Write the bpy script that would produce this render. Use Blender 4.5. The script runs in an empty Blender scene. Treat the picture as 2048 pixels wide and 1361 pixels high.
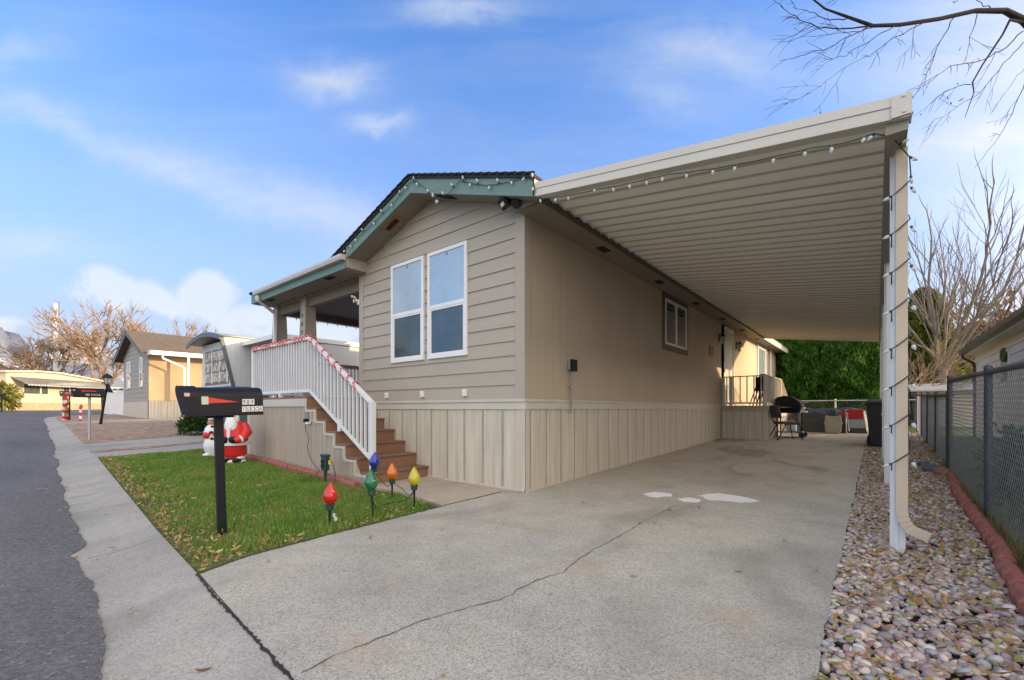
import bpy, bmesh, math, random
import numpy as np
from mathutils import Vector, Matrix, Euler
R = math.radians
PI = math.pi
scene = bpy.context.scene
COL = scene.collection
random.seed(7)

# ------------------------------------------------------------------ helpers
class MB:
    """collects shapes for ONE mesh object"""
    def __init__(s): s.v = []; s.f = []; s.m = []
    def add(s, vs, fs, mi=0):
        o = len(s.v); s.v += [tuple(v) for v in vs]
        s.f += [tuple(o + i for i in f) for f in fs]; s.m += [mi] * len(fs)
    def box(s, x0, x1, y0, y1, z0, z1, mi=0):
        s.add([(x0,y0,z0),(x1,y0,z0),(x1,y1,z0),(x0,y1,z0),(x0,y0,z1),(x1,y0,z1),(x1,y1,z1),(x0,y1,z1)],
              [(0,3,2,1),(4,5,6,7),(0,1,5,4),(1,2,6,5),(2,3,7,6),(3,0,4,7)], mi)
    def quad(s, a, b, c, d, mi=0): s.add([a,b,c,d], [(0,1,2,3)], mi)
    def beam(s, p0, p1, w, h, up=(0,0,1), mi=0, w1=None, h1=None):
        p0 = Vector(p0); p1 = Vector(p1); d = (p1-p0).normalized(); up = Vector(up)
        sx = d.cross(up)
        if sx.length < 1e-4: sx = d.cross(Vector((1,0,0)))
        sx.normalize(); sy = sx.cross(d).normalized()
        w1 = w if w1 is None else w1; h1 = h if h1 is None else h1
        vs = []
        for p, a, b in ((p0,w,h),(p1,w1,h1)):
            for i, j in ((-1,-1),(1,-1),(1,1),(-1,1)): vs.append(p + sx*(i*a/2) + sy*(j*b/2))
        s.add(vs, [(3,2,1,0),(4,5,6,7),(0,1,5,4),(1,2,6,5),(2,3,7,6),(3,0,4,7)], mi)
    def prism(s, poly, axis, a, b, mi=0):
        """poly of 2d points extruded along axis; axis x: (y,z), y: (x,z), z: (x,y)"""
        def P(p, t): return (t,p[0],p[1]) if axis=='x' else (p[0],t,p[1]) if axis=='y' else (p[0],p[1],t)
        n = len(poly)
        s.add([P(p,a) for p in poly]+[P(p,b) for p in poly],
              [tuple(range(n))[::-1], tuple(range(n,2*n))]+[(i,(i+1)%n,n+(i+1)%n,n+i) for i in range(n)], mi)
    def tube(s, pts, r, n=6, mi=0, cap=True, closed=False):
        pts = [Vector(p) for p in pts]; k = len(pts)
        rs = r if isinstance(r,(list,tuple)) else [r]*k
        vs = []; prev = None
        for i, p in enumerate(pts):
            a = pts[(i-1)%k] if (closed or i>0) else p; b = pts[(i+1)%k] if (closed or i<k-1) else p
            d = b-a
            d = d.normalized() if d.length > 1e-9 else Vector((0,0,1))
            if prev is None:
                u = d.cross(Vector((0,0,1)))
                if u.length < 1e-3: u = d.cross(Vector((1,0,0)))
            else:
                u = prev - d*prev.dot(d)
                if u.length < 1e-5: u = d.orthogonal()
            u.normalize(); prev = u; w = d.cross(u)
            for j in range(n):
                t = 2*PI*j/n; vs.append(p + (u*math.cos(t)+w*math.sin(t))*rs[i])
        fs = []
        for i in range(k if closed else k-1):
            a = i*n; b = ((i+1)%k)*n
            for j in range(n): fs.append((a+j, a+(j+1)%n, b+(j+1)%n, b+j))
        if cap and not closed:
            fs.append(tuple(range(n))[::-1]); fs.append(tuple(range((k-1)*n, k*n)))
        s.add(vs, fs, mi)
    def lathe(s, prof, c=(0,0,0), n=16, axis='z', mi=0, sx=1, sy=1):
        vs = []; fs = []; k = len(prof); c = Vector(c)
        for r, z in prof:
            for j in range(n):
                t = 2*PI*j/n; a, b = r*math.cos(t)*sx, r*math.sin(t)*sy
                q = (a,b,z) if axis=='z' else (z,a,b) if axis=='x' else (a,z,b)
                vs.append(c + Vector(q))
        for i in range(k-1):
            for j in range(n):
                q = (i*n+j, i*n+(j+1)%n, (i+1)*n+(j+1)%n, (i+1)*n+j)
                fs.append(q if axis!='y' else q[::-1])
        a = tuple(range(n)); b = tuple(range((k-1)*n,k*n))
        fs.append(a[::-1] if axis!='y' else a); fs.append(b if axis!='y' else b[::-1])
        s.add(vs, fs, mi)
    def ball(s, c, rx, ry=None, rz=None, n=14, m=9, mi=0, rot=None):
        ry = rx if ry is None else ry; rz = rx if rz is None else rz
        vs = []; fs = []; c = Vector(c)
        def T(p): 
            p = Vector(p)
            return c + (rot @ p if rot is not None else p)
        vs.append(T((0,0,-rz)))
        for i in range(1,m):
            ph = -PI/2+PI*i/m
            for j in range(n):
                t = 2*PI*j/n; vs.append(T((rx*math.cos(ph)*math.cos(t), ry*math.cos(ph)*math.sin(t), rz*math.sin(ph))))
        vs.append(T((0,0,rz))); L = len(vs)-1
        for j in range(n):
            fs.append((0,1+(j+1)%n,1+j)); fs.append((L,L-n+j,L-n+(j+1)%n))
        for i in range(m-2):
            for j in range(n):
                a = 1+i*n; b = a+n; fs.append((a+j,a+(j+1)%n,b+(j+1)%n,b+j))
        s.add(vs, fs, mi)
    def mesh(s, name):
        me = bpy.data.meshes.new(name); me.from_pydata(s.v, [], s.f)
        if any(s.m): me.polygons.foreach_set('material_index', s.m)
        me.update(); return me

def setp(o, parent):
    if parent is not None:
        bpy.context.view_layer.update()
        o.parent = parent; o.matrix_parent_inverse = parent.matrix_world.inverted()
def obj(name, mb, mat, parent=None, smooth=None, bevel=0, fix=False, local=False):
    me = mb.mesh(name) if isinstance(mb, MB) else mb
    if fix:
        bm = bmesh.new(); bm.from_mesh(me); bmesh.ops.recalc_face_normals(bm, faces=bm.faces[:]); bm.to_mesh(me); bm.free()
    for m in (mat if isinstance(mat,(list,tuple)) else [mat]): me.materials.append(m)
    if smooth:
        me.shade_smooth(); me.set_sharp_from_angle(angle=R(smooth))
    o = bpy.data.objects.new(name, me); COL.objects.link(o)
    if bevel:
        b = o.modifiers.new('bevel','BEVEL'); b.width = bevel; b.segments = 2; b.limit_method = 'ANGLE'; b.angle_limit = R(40)
        b.harden_normals = False
    if parent is not None:
        if local: o.parent = parent
        else: setp(o, parent)
    return o
def tag(o, label=None, cat=None, group=None, kind=None):
    if label: o['label'] = label
    if cat: o['category'] = cat
    if group: o['group'] = group
    if kind: o['kind'] = kind
    return o
def thing(name, label, cat, loc=(0,0,0), rz=0, group=None):
    o = bpy.data.objects.new(name, None); COL.objects.link(o); o.empty_display_size = .2
    o.location = loc; o.rotation_euler = (0,0,rz)
    return tag(o, label, cat, group)
def copy_tree(o, parent=None):
    c = o.copy(); COL.objects.link(c)
    if parent is not None: c.parent = parent
    for ch in list(o.children): copy_tree(ch, c)
    return c
def text(name, s, size, mat, loc, rot, parent, ext=.0008, align='LEFT', sx=1, bold=0):
    cu = bpy.data.curves.new(name, 'FONT'); cu.body = s; cu.size = size; cu.extrude = ext; cu.align_x = align; cu.offset = bold
    tmp = bpy.data.objects.new(name+'_tmp', cu); COL.objects.link(tmp)
    bpy.context.view_layer.update()
    me = bpy.data.meshes.new_from_object(tmp.evaluated_get(bpy.context.evaluated_depsgraph_get()))
    bpy.data.objects.remove(tmp); bpy.data.curves.remove(cu)
    me.transform(Matrix.Translation(loc) @ Euler(rot).to_matrix().to_4x4() @ Matrix.Diagonal((sx,1,1,1)))
    me.name = name
    return obj(name, me, mat, parent)
def np_mesh(name, V, F, mat, smooth=False):
    """V (n,3), F (m,k) numpy arrays -> mesh"""
    me = bpy.data.meshes.new(name); n = len(V); m, k = F.shape
    me.vertices.add(n); me.vertices.foreach_set('co', np.ascontiguousarray(V, dtype=np.float32).ravel())
    me.loops.add(m*k); me.loops.foreach_set('vertex_index', np.ascontiguousarray(F, dtype=np.int32).ravel())
    me.polygons.add(m); me.polygons.foreach_set('loop_start', np.arange(0,m*k,k,dtype=np.int32))
    me.polygons.foreach_set('loop_total', np.full(m,k,dtype=np.int32))
    if smooth: me.polygons.foreach_set('use_smooth', np.ones(m,dtype=bool))
    me.update(calc_edges=True); me.validate()
    me.materials.append(mat)
    return me

# ------------------------------------------------------------------ the lie of the land
def lin(x, pts):
    if x <= pts[0][0]: return pts[0][1]
    for (a,b),(c,d) in zip(pts, pts[1:]):
        if x <= c: return b+(d-b)*(x-a)/(c-a)
    return pts[-1][1]
GX = [(1.5,0),(21,.55),(60,1.1),(200,1.1)]
GY = [(0,0),(20,.48),(60,.6)]
def g(x, y): return lin(-x, GX)+lin(y, GY)
def gnp(x, y): return np.interp(-x,[p[0] for p in GX],[p[1] for p in GX])+np.interp(y,[p[0] for p in GY],[p[1] for p in GY])

# ------------------------------------------------------------------ materials
def nodes(name):
    m = bpy.data.materials.new(name); m.use_nodes = True; nt = m.node_tree
    return m, nt, nt.nodes['Principled BSDF']
def nd(nt, typ, **kw):
    n = nt.nodes.new(typ)
    for k, v in kw.items():
        if k in n.inputs: n.inputs[k].default_value = v
        else: setattr(n, k, v)
    return n
def math_(nt, op, a, b=None, c=None, clamp=False):
    n = nt.nodes.new('ShaderNodeMath'); n.operation = op; n.use_clamp = clamp
    for i, x in enumerate((a,b,c)):
        if x is None: continue
        if isinstance(x,(int,float)): n.inputs[i].default_value = x
        else: nt.links.new(x, n.inputs[i])
    return n.outputs[0]
def ramp(nt, fac, stops, interp='LINEAR'):
    n = nt.nodes.new('ShaderNodeValToRGB'); n.color_ramp.interpolation = interp
    e = n.color_ramp.elements
    while len(e) > 1: e.remove(e[-1])
    e[0].position = stops[0][0]; e[0].color = (*stops[0][1],1)
    for p, c in stops[1:]:
        x = e.new(p); x.color = (*c,1)
    nt.links.new(fac, n.inputs[0]); return n.outputs[0]
def mixc(nt, fac, a, b, typ='MIX'):
    n = nt.nodes.new('ShaderNodeMix'); n.data_type = 'RGBA'; n.blend_type = typ
    for sk, x in ((n.inputs[0],fac),(n.inputs[6],a),(n.inputs[7],b)):
        if isinstance(x,(int,float)): sk.default_value = x
        elif isinstance(x,tuple): sk.default_value = (*x,1)
        else: nt.links.new(x, sk)
    return n.outputs[2]
def coord(nt, scale=(1,1,1), kind='Object'):
    t = nt.nodes.new('ShaderNodeTexCoord'); mp = nt.nodes.new('ShaderNodeMapping'); mp.inputs['Scale'].default_value = scale
    nt.links.new(t.outputs[kind], mp.inputs[0]); return mp.outputs[0]
def noise(nt, vec, scale, detail=3, rough=.55, dist=0):
    n = nd(nt,'ShaderNodeTexNoise', Scale=scale, Detail=detail, Roughness=rough, Distortion=dist); nt.links.new(vec, n.inputs['Vector']); return n.outputs['Fac']
def voro(nt, vec, scale, feature='F1', out='Distance'):
    n = nd(nt,'ShaderNodeTexVoronoi', Scale=scale); n.feature = feature; nt.links.new(vec, n.inputs['Vector']); return n.outputs[out]
def bump(nt, h, strength, dist, bs):
    b = nd(nt,'ShaderNodeBump', Strength=strength, Distance=dist); nt.links.new(h, b.inputs['Height']); nt.links.new(b.outputs[0], bs.inputs['Normal'])
def sc(c, k): return tuple(min(1,x*k) for x in c)
def M(name, rgb, rough=.6, var=.08, scale=6, b=0, bscale=60, metal=0, spec=.5, stretch=(1,1,1), fine=0, coat=0, trans=0):
    m, nt, bs = nodes(name); L = nt.links
    bs.inputs['Roughness'].default_value = rough; bs.inputs['Metallic'].default_value = metal
    bs.inputs['Specular IOR Level'].default_value = spec; bs.inputs['Coat Weight'].default_value = coat
    bs.inputs['Transmission Weight'].default_value = trans
    v = coord(nt, stretch); n = noise(nt, v, scale, 4)
    c = ramp(nt, n, [(.3,sc(rgb,1-var)),(.7,sc(rgb,1+var))])
    if fine:
        n2 = noise(nt, v, scale*14, 2)
        c = mixc(nt, math_(nt,'MULTIPLY',n2,fine), c, sc(rgb,.5))
    L.new(c, bs.inputs['Base Color'])
    r = math_(nt,'MULTIPLY_ADD', n, .16, rough-.08); L.new(r, bs.inputs['Roughness'])
    if b: bump(nt, noise(nt, v, bscale, 3), b, .01, bs)
    return m
def M_island(name, stops, rough=.6, trans=0, spec=.3, val=.25, dry=False):
    """colour drawn per loose piece (a pebble, a leaf, a blade)"""
    m, nt, bs = nodes(name); L = nt.links
    geo = nt.nodes.new('ShaderNodeNewGeometry')
    c = ramp(nt, geo.outputs['Random Per Island'], stops)
    n = noise(nt, coord(nt), 45, 2)
    c = mixc(nt, math_(nt,'MULTIPLY',n,val), c, (.02,.018,.012))
    if dry:
        dn = noise(nt, coord(nt), 1.5, 4, .65)
        c = mixc(nt, ramp(nt, dn, [(.50,(0,0,0)),(.68,(.62,.62,.62))]), c, (.40,.36,.13)); c = mixc(nt, ramp(nt, dn, [(.30,(.5,.5,.5)),(.45,(0,0,0))]), c, (.05,.13,.02))
    L.new(c, bs.inputs['Base Color']); bs.inputs['Roughness'].default_value = rough; bs.inputs['Specular IOR Level'].default_value = spec
    if trans:
        tr = nt.nodes.new('ShaderNodeBsdfTranslucent'); L.new(c, tr.inputs[0])
        mx = nt.nodes.new('ShaderNodeMixShader'); mx.inputs[0].default_value = trans
        L.new(bs.outputs[0], mx.inputs[1]); L.new(tr.outputs[0], mx.inputs[2]); L.new(mx.outputs[0], nt.nodes['Material Output'].inputs[0])
    return m

def M_concrete(name, base, agg=1.0, stains=True, oil=False):
    m, nt, bs = nodes(name); L = nt.links; v = coord(nt)
    big = noise(nt, v, .55, 4, .6); mid = noise(nt, v, 2.6, 4, .65)
    c = ramp(nt, big, [(.3,sc(base,.78)),(.5,base),(.72,(base[0]*1.14,base[1]*1.11,base[2]*1.04))])
    c = mixc(nt, math_(nt,'MULTIPLY',ramp(nt,mid,[(.42,(0,0,0)),(.70,(1,1,1))]),.42), c, sc(base,.70))
    c = mixc(nt, math_(nt,'MULTIPLY',ramp(nt,noise(nt, v, 9, 5, .7),[(.55,(0,0,0)),(.70,(1,1,1))]),.30), c, sc(base,.62))
    vn = nd(nt,'ShaderNodeTexVoronoi', Scale=125); L.new(v, vn.inputs['Vector'])
    sp = ramp(nt, vn.outputs['Color'], [(.0,(.22,.21,.20)),(.22,(.62,.61,.60)),(.45,(1,.99,.97)),(.7,(1.18,1.15,1.10)),(.9,(1.5,1.46,1.4)),(1,(.5,.45,.42))])
    c = mixc(nt, .62*agg, c, sp, 'MULTIPLY')
    vn2 = nd(nt,'ShaderNodeTexVoronoi', Scale=38); L.new(v, vn2.inputs['Vector'])
    peb = math_(nt,'MULTIPLY', math_(nt,'LESS_THAN', vn2.outputs['Distance'], .26), ramp(nt, vn2.outputs['Color'], [(.60,(0,0,0)),(.68,(1,1,1))]))
    c = mixc(nt, math_(nt,'MULTIPLY',peb,.38*agg), c, sc(base,.50))
    if stains:
        s = noise(nt, coord(nt,(1.0,.6,1)), .8, 3, .6, .6)
        c = mixc(nt, ramp(nt, s, [(.54,(0,0,0)),(.70,(.55,.55,.55))]), c, sc((base[0]*.55,base[1]*.53,base[2]*.5),1))
        rs = noise(nt, v, 1.7, 2, .5)
        c = mixc(nt, ramp(nt, rs, [(.60,(0,0,0)),(.74,(.50,.50,.50))]), c, (base[0]*.95,base[1]*.76,base[2]*.60))
    if oil:
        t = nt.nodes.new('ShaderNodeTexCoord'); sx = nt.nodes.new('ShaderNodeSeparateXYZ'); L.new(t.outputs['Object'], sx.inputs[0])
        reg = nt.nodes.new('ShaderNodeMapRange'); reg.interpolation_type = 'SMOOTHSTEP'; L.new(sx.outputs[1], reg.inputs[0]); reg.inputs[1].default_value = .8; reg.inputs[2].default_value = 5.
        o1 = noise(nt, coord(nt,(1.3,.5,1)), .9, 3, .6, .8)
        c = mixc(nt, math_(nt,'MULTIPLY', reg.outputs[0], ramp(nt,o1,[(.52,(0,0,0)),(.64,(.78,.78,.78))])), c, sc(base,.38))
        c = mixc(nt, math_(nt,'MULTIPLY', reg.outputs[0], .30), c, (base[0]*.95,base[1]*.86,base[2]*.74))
    L.new(c, bs.inputs['Base Color']); bs.inputs['Roughness'].default_value = .85; bs.inputs['Specular IOR Level'].default_value = .25
    h = math_(nt,'ADD', vn.outputs['Distance'], math_(nt,'MULTIPLY',noise(nt,v,180,2),.6))
    bump(nt, h, .16*agg+.06, .003, bs)
    return m
def M_asphalt():
    m, nt, bs = nodes('asphalt'); L = nt.links; v = coord(nt)
    big = noise(nt, coord(nt,(.25,1.2,1)), .9, 4, .6)
    c = ramp(nt, big, [(.3,(.10,.096,.094)),(.55,(.138,.132,.128)),(.75,(.180,.172,.164))])
    vn = nd(nt,'ShaderNodeTexVoronoi', Scale=70); L.new(v, vn.inputs['Vector'])
    sp = ramp(nt, vn.outputs['Color'], [(.1,(.55,.55,.55)),(.5,(1,1,1)),(.82,(1.3,1.3,1.3)),(.95,(2.3,2.2,2.1))])
    c = mixc(nt, .8, c, sp, 'MULTIPLY')
    cr = voro(nt, coord(nt,(.12,.8,1)), 1.1, 'DISTANCE_TO_EDGE')
    wob = noise(nt, v, 3.5, 4)
    crk = math_(nt,'LESS_THAN', math_(nt,'ADD',cr,math_(nt,'MULTIPLY',wob,.05)), .024)
    c = mixc(nt, math_(nt,'MULTIPLY',crk,.22), c, (.03,.03,.03))
    L.new(c, bs.inputs['Base Color']); bs.inputs['Roughness'].default_value = .8; bs.inputs['Specular IOR Level'].default_value = .3
    bump(nt, math_(nt,'ADD',vn.outputs['Distance'],math_(nt,'MULTIPLY',noise(nt,v,140,2),.7)), .6, .006, bs)
    return m
def M_soil(name, a, b, c3, scale=14, rough=.9):
    m, nt, bs = nodes(name); L = nt.links; v = coord(nt)
    n = noise(nt, v, scale, 5, .7); vn = nd(nt,'ShaderNodeTexVoronoi', Scale=scale*1.6); L.new(v, vn.inputs['Vector'])
    c = ramp(nt, n, [(.3,a),(.55,b),(.75,c3)])
    c = mixc(nt, .6, c, ramp(nt, vn.outputs['Color'], [(0,(.5,.45,.45)),(.5,(1,1,1)),(1,(1.4,1.25,1.1))]), 'MULTIPLY')
    L.new(c, bs.inputs['Base Color']); bs.inputs['Roughness'].default_value = rough; bs.inputs['Specular IOR Level'].default_value = .2
    bump(nt, math_(nt,'ADD',n,vn.outputs['Distance']), .8, .03, bs); return m
def M_shingle(name, rgb):
    m, nt, bs = nodes(name); L = nt.links
    br = nd(nt,'ShaderNodeTexBrick', Scale=3.0); L.new(coord(nt), br.inputs['Vector'])
    br.inputs['Color1'].default_value = (*sc(rgb,1.15),1); br.inputs['Color2'].default_value = (*sc(rgb,.75),1); br.inputs['Mortar'].default_value = (*sc(rgb,.4),1)
    br.inputs['Mortar Size'].default_value = .012
    n = noise(nt, coord(nt), 120, 2)
    c = mixc(nt, math_(nt,'MULTIPLY',n,.4), br.outputs['Color'], sc(rgb,.5)); L.new(c, bs.inputs['Base Color'])
    bs.inputs['Roughness'].default_value = .9; bump(nt, n, .5, .004, bs); return m
def M_panel(name, rgb, period, axis, depth=.5, var=.05, streak=.10):
    """painted panel siding with narrow vertical grooves and faint weather streaks"""
    m, nt, bs = nodes(name); L = nt.links
    t = nt.nodes.new('ShaderNodeTexCoord'); sx = nt.nodes.new('ShaderNodeSeparateXYZ'); L.new(t.outputs['Object'], sx.inputs[0])
    a = sx.outputs['XYZ'.index(axis)]
    fr = math_(nt,'FRACT', math_(nt,'MULTIPLY', a, 1/period)); d = math_(nt,'ABSOLUTE', math_(nt,'SUBTRACT', fr, .5))
    gr = math_(nt,'LESS_THAN', d, .03)
    st = noise(nt, coord(nt,(14,14,.35)), 1.6, 4, .7); big = noise(nt, coord(nt), 1.1, 3)
    c = ramp(nt, big, [(.3,sc(rgb,1-var)),(.7,sc(rgb,1+var))])
    c = mixc(nt, math_(nt,'MULTIPLY', ramp(nt,st,[(.45,(0,0,0)),(.8,(1,1,1))]), streak*2.5), c, sc(rgb,.72))
    c = mixc(nt, math_(nt,'MULTIPLY',gr,depth), c, sc(rgb,.45)); L.new(c, bs.inputs['Base Color'])
    bs.inputs['Roughness'].default_value = .65; bs.inputs['Specular IOR Level'].default_value = .35
    bump(nt, math_(nt,'SUBTRACT', math_(nt,'MULTIPLY',st,.15), math_(nt,'MULTIPLY',gr,1.0)), .5, .01, bs); return m
def M_glass(name, rgb, rough=.05, bands=0, spec=.9, lo=.6, coat=.6):
    """a pane seen by daylight: sky mirrored over a dim interior with blinds"""
    m, nt, bs = nodes(name); L = nt.links
    v = coord(nt); n = noise(nt, v, 1.4, 3)
    c = ramp(nt, n, [(.3,sc(rgb,lo)),(.75,rgb)])
    if bands:
        t = nt.nodes.new('ShaderNodeTexCoord'); sx = nt.nodes.new('ShaderNodeSeparateXYZ'); L.new(t.outputs['Object'], sx.inputs[0])
        fr = math_(nt,'FRACT', math_(nt,'MULTIPLY', sx.outputs[2], bands))
        c = mixc(nt, math_(nt,'MULTIPLY', math_(nt,'LESS_THAN',fr,.28), math_(nt,'MULTIPLY', n, .36)), c, sc(rgb,.45))
    L.new(c, bs.inputs['Base Color']); bs.inputs['Roughness'].default_value = rough; bs.inputs['Specular IOR Level'].default_value = spec
    bs.inputs['Coat Weight'].default_value = coat; bs.inputs['Coat Roughness'].default_value = .03
    return m

mt = {}
mt['siding'] = M('taupe_lap_siding', (.425,.378,.310), .6, .05, 1.2, b=.15, bscale=30, stretch=(.4,1,6), fine=.06)
mt['sidepanel'] = M_panel('taupe_panel', (.50,.405,.295), .2032, 'Y', .22, .05, .14)
mt['skirt'] = M('cream_skirting', (.58,.53,.43), .5, .13, 1.8, b=.1, stretch=(5,5,.5), fine=.20)
mt['skirtdark'] = M('vented_skirting_strip', (.40,.36,.29), .7, .16, 3, b=.8, bscale=140, stretch=(1,1,1), fine=.35)
mt['decksk'] = M('taupe_skirting', (.42,.355,.285), .55, .08, 1.8, stretch=(5,5,.5), fine=.1)
mt['band'] = M('cream_trim', (.56,.53,.45), .5, .05, 2, fine=.06)
mt['green'] = M('green_fascia_paint', (.150,.240,.212), .55, .08, 3, b=.1, bscale=40, stretch=(.5,1,4), fine=.1)
mt['soffit'] = M('taupe_soffit', (.25,.215,.175), .7, .05, 2, b=.1)
mt['darkgap'] = M('dark_vent', (.015,.014,.013), .8, .1)
mt['vent_wood'] = M('raw_wood_vent_frame', (.36,.15,.045), .6, .15, 9)
mt['shingle'] = M_shingle('dark_shingles', (.035,.037,.040))
mt['shingle_b'] = M_shingle('brown_shingles', (.16,.125,.09))
mt['white'] = M('white_vinyl', (.80,.80,.79), .4, .03, 3)
mt['railwhite'] = M('white_painted_rail', (.74,.755,.77), .45, .04, 3, fine=.06)
mt['gutter'] = M('pale_gutter_metal', (.56,.54,.50), .4, .05, 2, metal=0, fine=.06)
mt['alu'] = M('cream_aluminium', (.60,.575,.52), .45, .05, 1.2, stretch=(1,3,1), fine=.05)
mt['pan'] = M('carport_pan_metal', (.86,.84,.77), .32, .05, .8, stretch=(.5,3,1), fine=.05, coat=.5, spec=.7)
mt['shade_ledger'] = M('shade_dark_angle', (.055,.05,.046), .5, .15, 3)
mt['postwhite'] = M('white_post_metal', (.72,.74,.76), .35, .04, 2)
mt['spout'] = M('beige_downspout_metal', (.55,.455,.345), .45, .07, 2.2, stretch=(4,4,.6), fine=.08)
mt['brown'] = M('brown_composite_board', (.285,.150,.085), .6, .12, 3, b=.25, bscale=50, stretch=(1,.3,1), fine=.1)
mt['brownd'] = M('brown_composite_tread', (.215,.118,.078), .65, .12, 3, b=.25, bscale=50, stretch=(1,.3,1), fine=.1)
mt['glassU'] = M_glass('window_glass_with_pale_blind', (.42,.52,.57), .04, 16, .9, .75)
mt['glassL'] = M_glass('window_glass_with_screen', (.100,.125,.128), .14, 18, .35, .55, .12)
mt['glassD'] = M_glass('dark_window_glass', (.030,.040,.032), .04, 0, .8)
mt['blind'] = M_glass('glass_over_blinds', (.075,.075,.065), .05, 14, .8)
mt['olive'] = M('olive_window_trim', (.115,.105,.070), .6, .1)
mt['door'] = M('grey_white_door', (.60,.60,.56), .5, .03, 2)
mt['black'] = M('black_paint', (.009,.010,.014), .5, .35, 7, fine=.1, spec=.25)
mt['blackpl'] = M('black_plastic', (.012,.012,.014), .5, .15, 5, b=.1)
mt['greyconduit'] = M('grey_conduit', (.25,.26,.28), .5, .06)
mt['concrete'] = M_concrete('exposed_aggregate_concrete', (.425,.408,.355), 1.0, True, True)
mt['slab'] = M_concrete('smooth_tan_concrete', (.44,.375,.30), .35)
mt['kerb'] = M_concrete('kerb_concrete', (.385,.372,.335), .75)
mt['asphalt'] = M_asphalt()
mt['soil'] = M_soil('brown_soil', (.07,.05,.035), (.12,.09,.06), (.17,.13,.09))
mt['mulch'] = M_soil('rock_and_leaf_mulch', (.20,.13,.09), (.37,.27,.20), (.54,.44,.34), 5)
mt['lawnbase'] = M_soil('lawn_thatch', (.08,.10,.03), (.12,.16,.045), (.20,.18,.08), 9)
mt['farland'] = M_soil('dry_ground', (.12,.11,.06), (.17,.15,.09), (.22,.19,.12), 1.2)
mt['grit'] = M_soil('pebble_bed_grit', (.06,.05,.045), (.12,.10,.09), (.2,.17,.15), 26)
mt['grass'] = M_island('lawn_grass_blades', [(0,(.075,.19,.016)),(.35,(.14,.32,.028)),(.7,(.23,.42,.05)),(.84,(.32,.46,.08)),(.90,(.50,.43,.18)),(1,(.58,.48,.25))], .55, .35, .3, .1, True)
mt['pebble'] = M_island('river_pebbles', [(0,(0.361,0.239,0.222)),(.10,(0.605,0.528,0.465)),(.22,(0.307,0.310,0.333)),(.34,(0.445,0.298,0.265)),(.45,(0.722,0.644,0.560)),(.55,(0.267,0.226,0.221)),(.64,(0.409,0.262,0.265)),(.72,(0.404,0.429,0.452)),(.80,(0.601,0.437,0.308)),(.88,(0.337,0.154,0.133)),(.94,(0.808,0.757,0.665)),(1,(0.401,0.344,0.320))], .55, 0, .4, .25)
mt['leaf'] = M_island('dry_fallen_leaves', [(0,(.34,.14,.05)),(.2,(.52,.28,.10)),(.4,(.60,.43,.22)),(.55,(.34,.20,.11)),(.7,(.64,.50,.29)),(.82,(.45,.43,.12)),(.92,(.64,.31,.07)),(1,(.26,.13,.08))], .6, .25, .3, .2)
mt['leafg'] = M_island('gravel_bed_leaves', [(0,(.42,.16,.04)),(.2,(.36,.34,.09)),(.4,(.46,.42,.13)),(.55,(.34,.17,.06)),(.7,(.50,.34,.10)),(.85,(.26,.29,.07)),(1,(.52,.23,.05))], .55, .25, .3, .15)
mt['brick'] = M('red_edging_concrete', (.33,.115,.085), .8, .22, 9, b=.6, bscale=60, fine=.2)
mt['arbor'] = M_island('arborvitae_foliage', [(0,(.025,.075,.010)),(.4,(.052,.14,.018)),(.75,(.085,.20,.028)),(1,(.16,.29,.05))], .6, .3, .25, .05)
mt['cyp'] = M_island('cypress_foliage', [(0,(.06,.085,.014)),(.5,(.16,.18,.03)),(1,(.30,.28,.06))], .6, .25, .25, .05)
mt['shrub'] = M_island('shrub_foliage', [(0,(.02,.05,.012)),(.5,(.04,.10,.02)),(1,(.09,.17,.04))], .6, .3, .25, .05)
mt['yshrub'] = M_island('yellow_green_foliage', [(0,(.10,.12,.02)),(.5,(.22,.22,.05)),(1,(.34,.32,.10))], .6, .3, .25, .05)
mt['rust'] = M_island('russet_foliage', [(0,(.16,.06,.025)),(.5,(.30,.13,.05)),(1,(.40,.22,.10))], .6, .3, .25, .05)
mt['bark'] = M('grey_brown_bark', (.20,.165,.13), .85, .25, 8, b=.6, bscale=30, stretch=(1,1,.3))
mt['twig'] = M('bare_twigs', (.20,.165,.13), .8, .2, 3)
mt['bark_gold'] = M('pale_bark', (.27,.185,.115), .85, .2, 1.2)
mt['branchdark'] = M('dark_branch_bark', (.030,.027,.030), .95, .25, 12, b=.4, spec=.1)
mt['vinylblack'] = M('black_vinyl_wire', (.050,.057,.068), .45, .15, 5)
mt['wire_sheen'] = M('sheen_vinyl_wire', (.22,.235,.255), .45, .15, 5)  # sheen on the black vinyl put into the colour as paler grey
mt['galv'] = M('galvanised_pipe', (.45,.47,.48), .4, .08, 4, metal=.6)
mt['red'] = M('red_paint', (.62,.028,.022), .4, .06, 4)
mt['plwhite'] = M('white_blow_mould', (.74,.75,.78), .42, .03, 4)
mt['plred'] = M('red_blow_mould', (.63,.022,.022), .42, .08, 5)
mt['skin'] = M('painted_face', (.72,.40,.26), .45, .05, 5)
mt['wire'] = M('green_cable', (.010,.035,.028), .5, .1)
mt['bulb'] = M('clear_bulb_plastic', (.74,.78,.80), .12, .05, 4, trans=.35, spec=.6)
mt['socket'] = M('green_socket', (.012,.055,.045), .45, .1)
mt['timer'] = M('dark_green_plastic', (.018,.055,.050), .5, .1)
for nme, c in dict(red=(.70,.02,.02), orange=(.86,.20,.01), yellow=(.66,.58,.03), green=(.02,.20,.08), blue=(.02,.05,.45)).items():
    mt['bulb_'+nme] = M(nme+'_bulb_plastic', c, .10, .12, 3, trans=.25, spec=.6, coat=.4)
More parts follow.
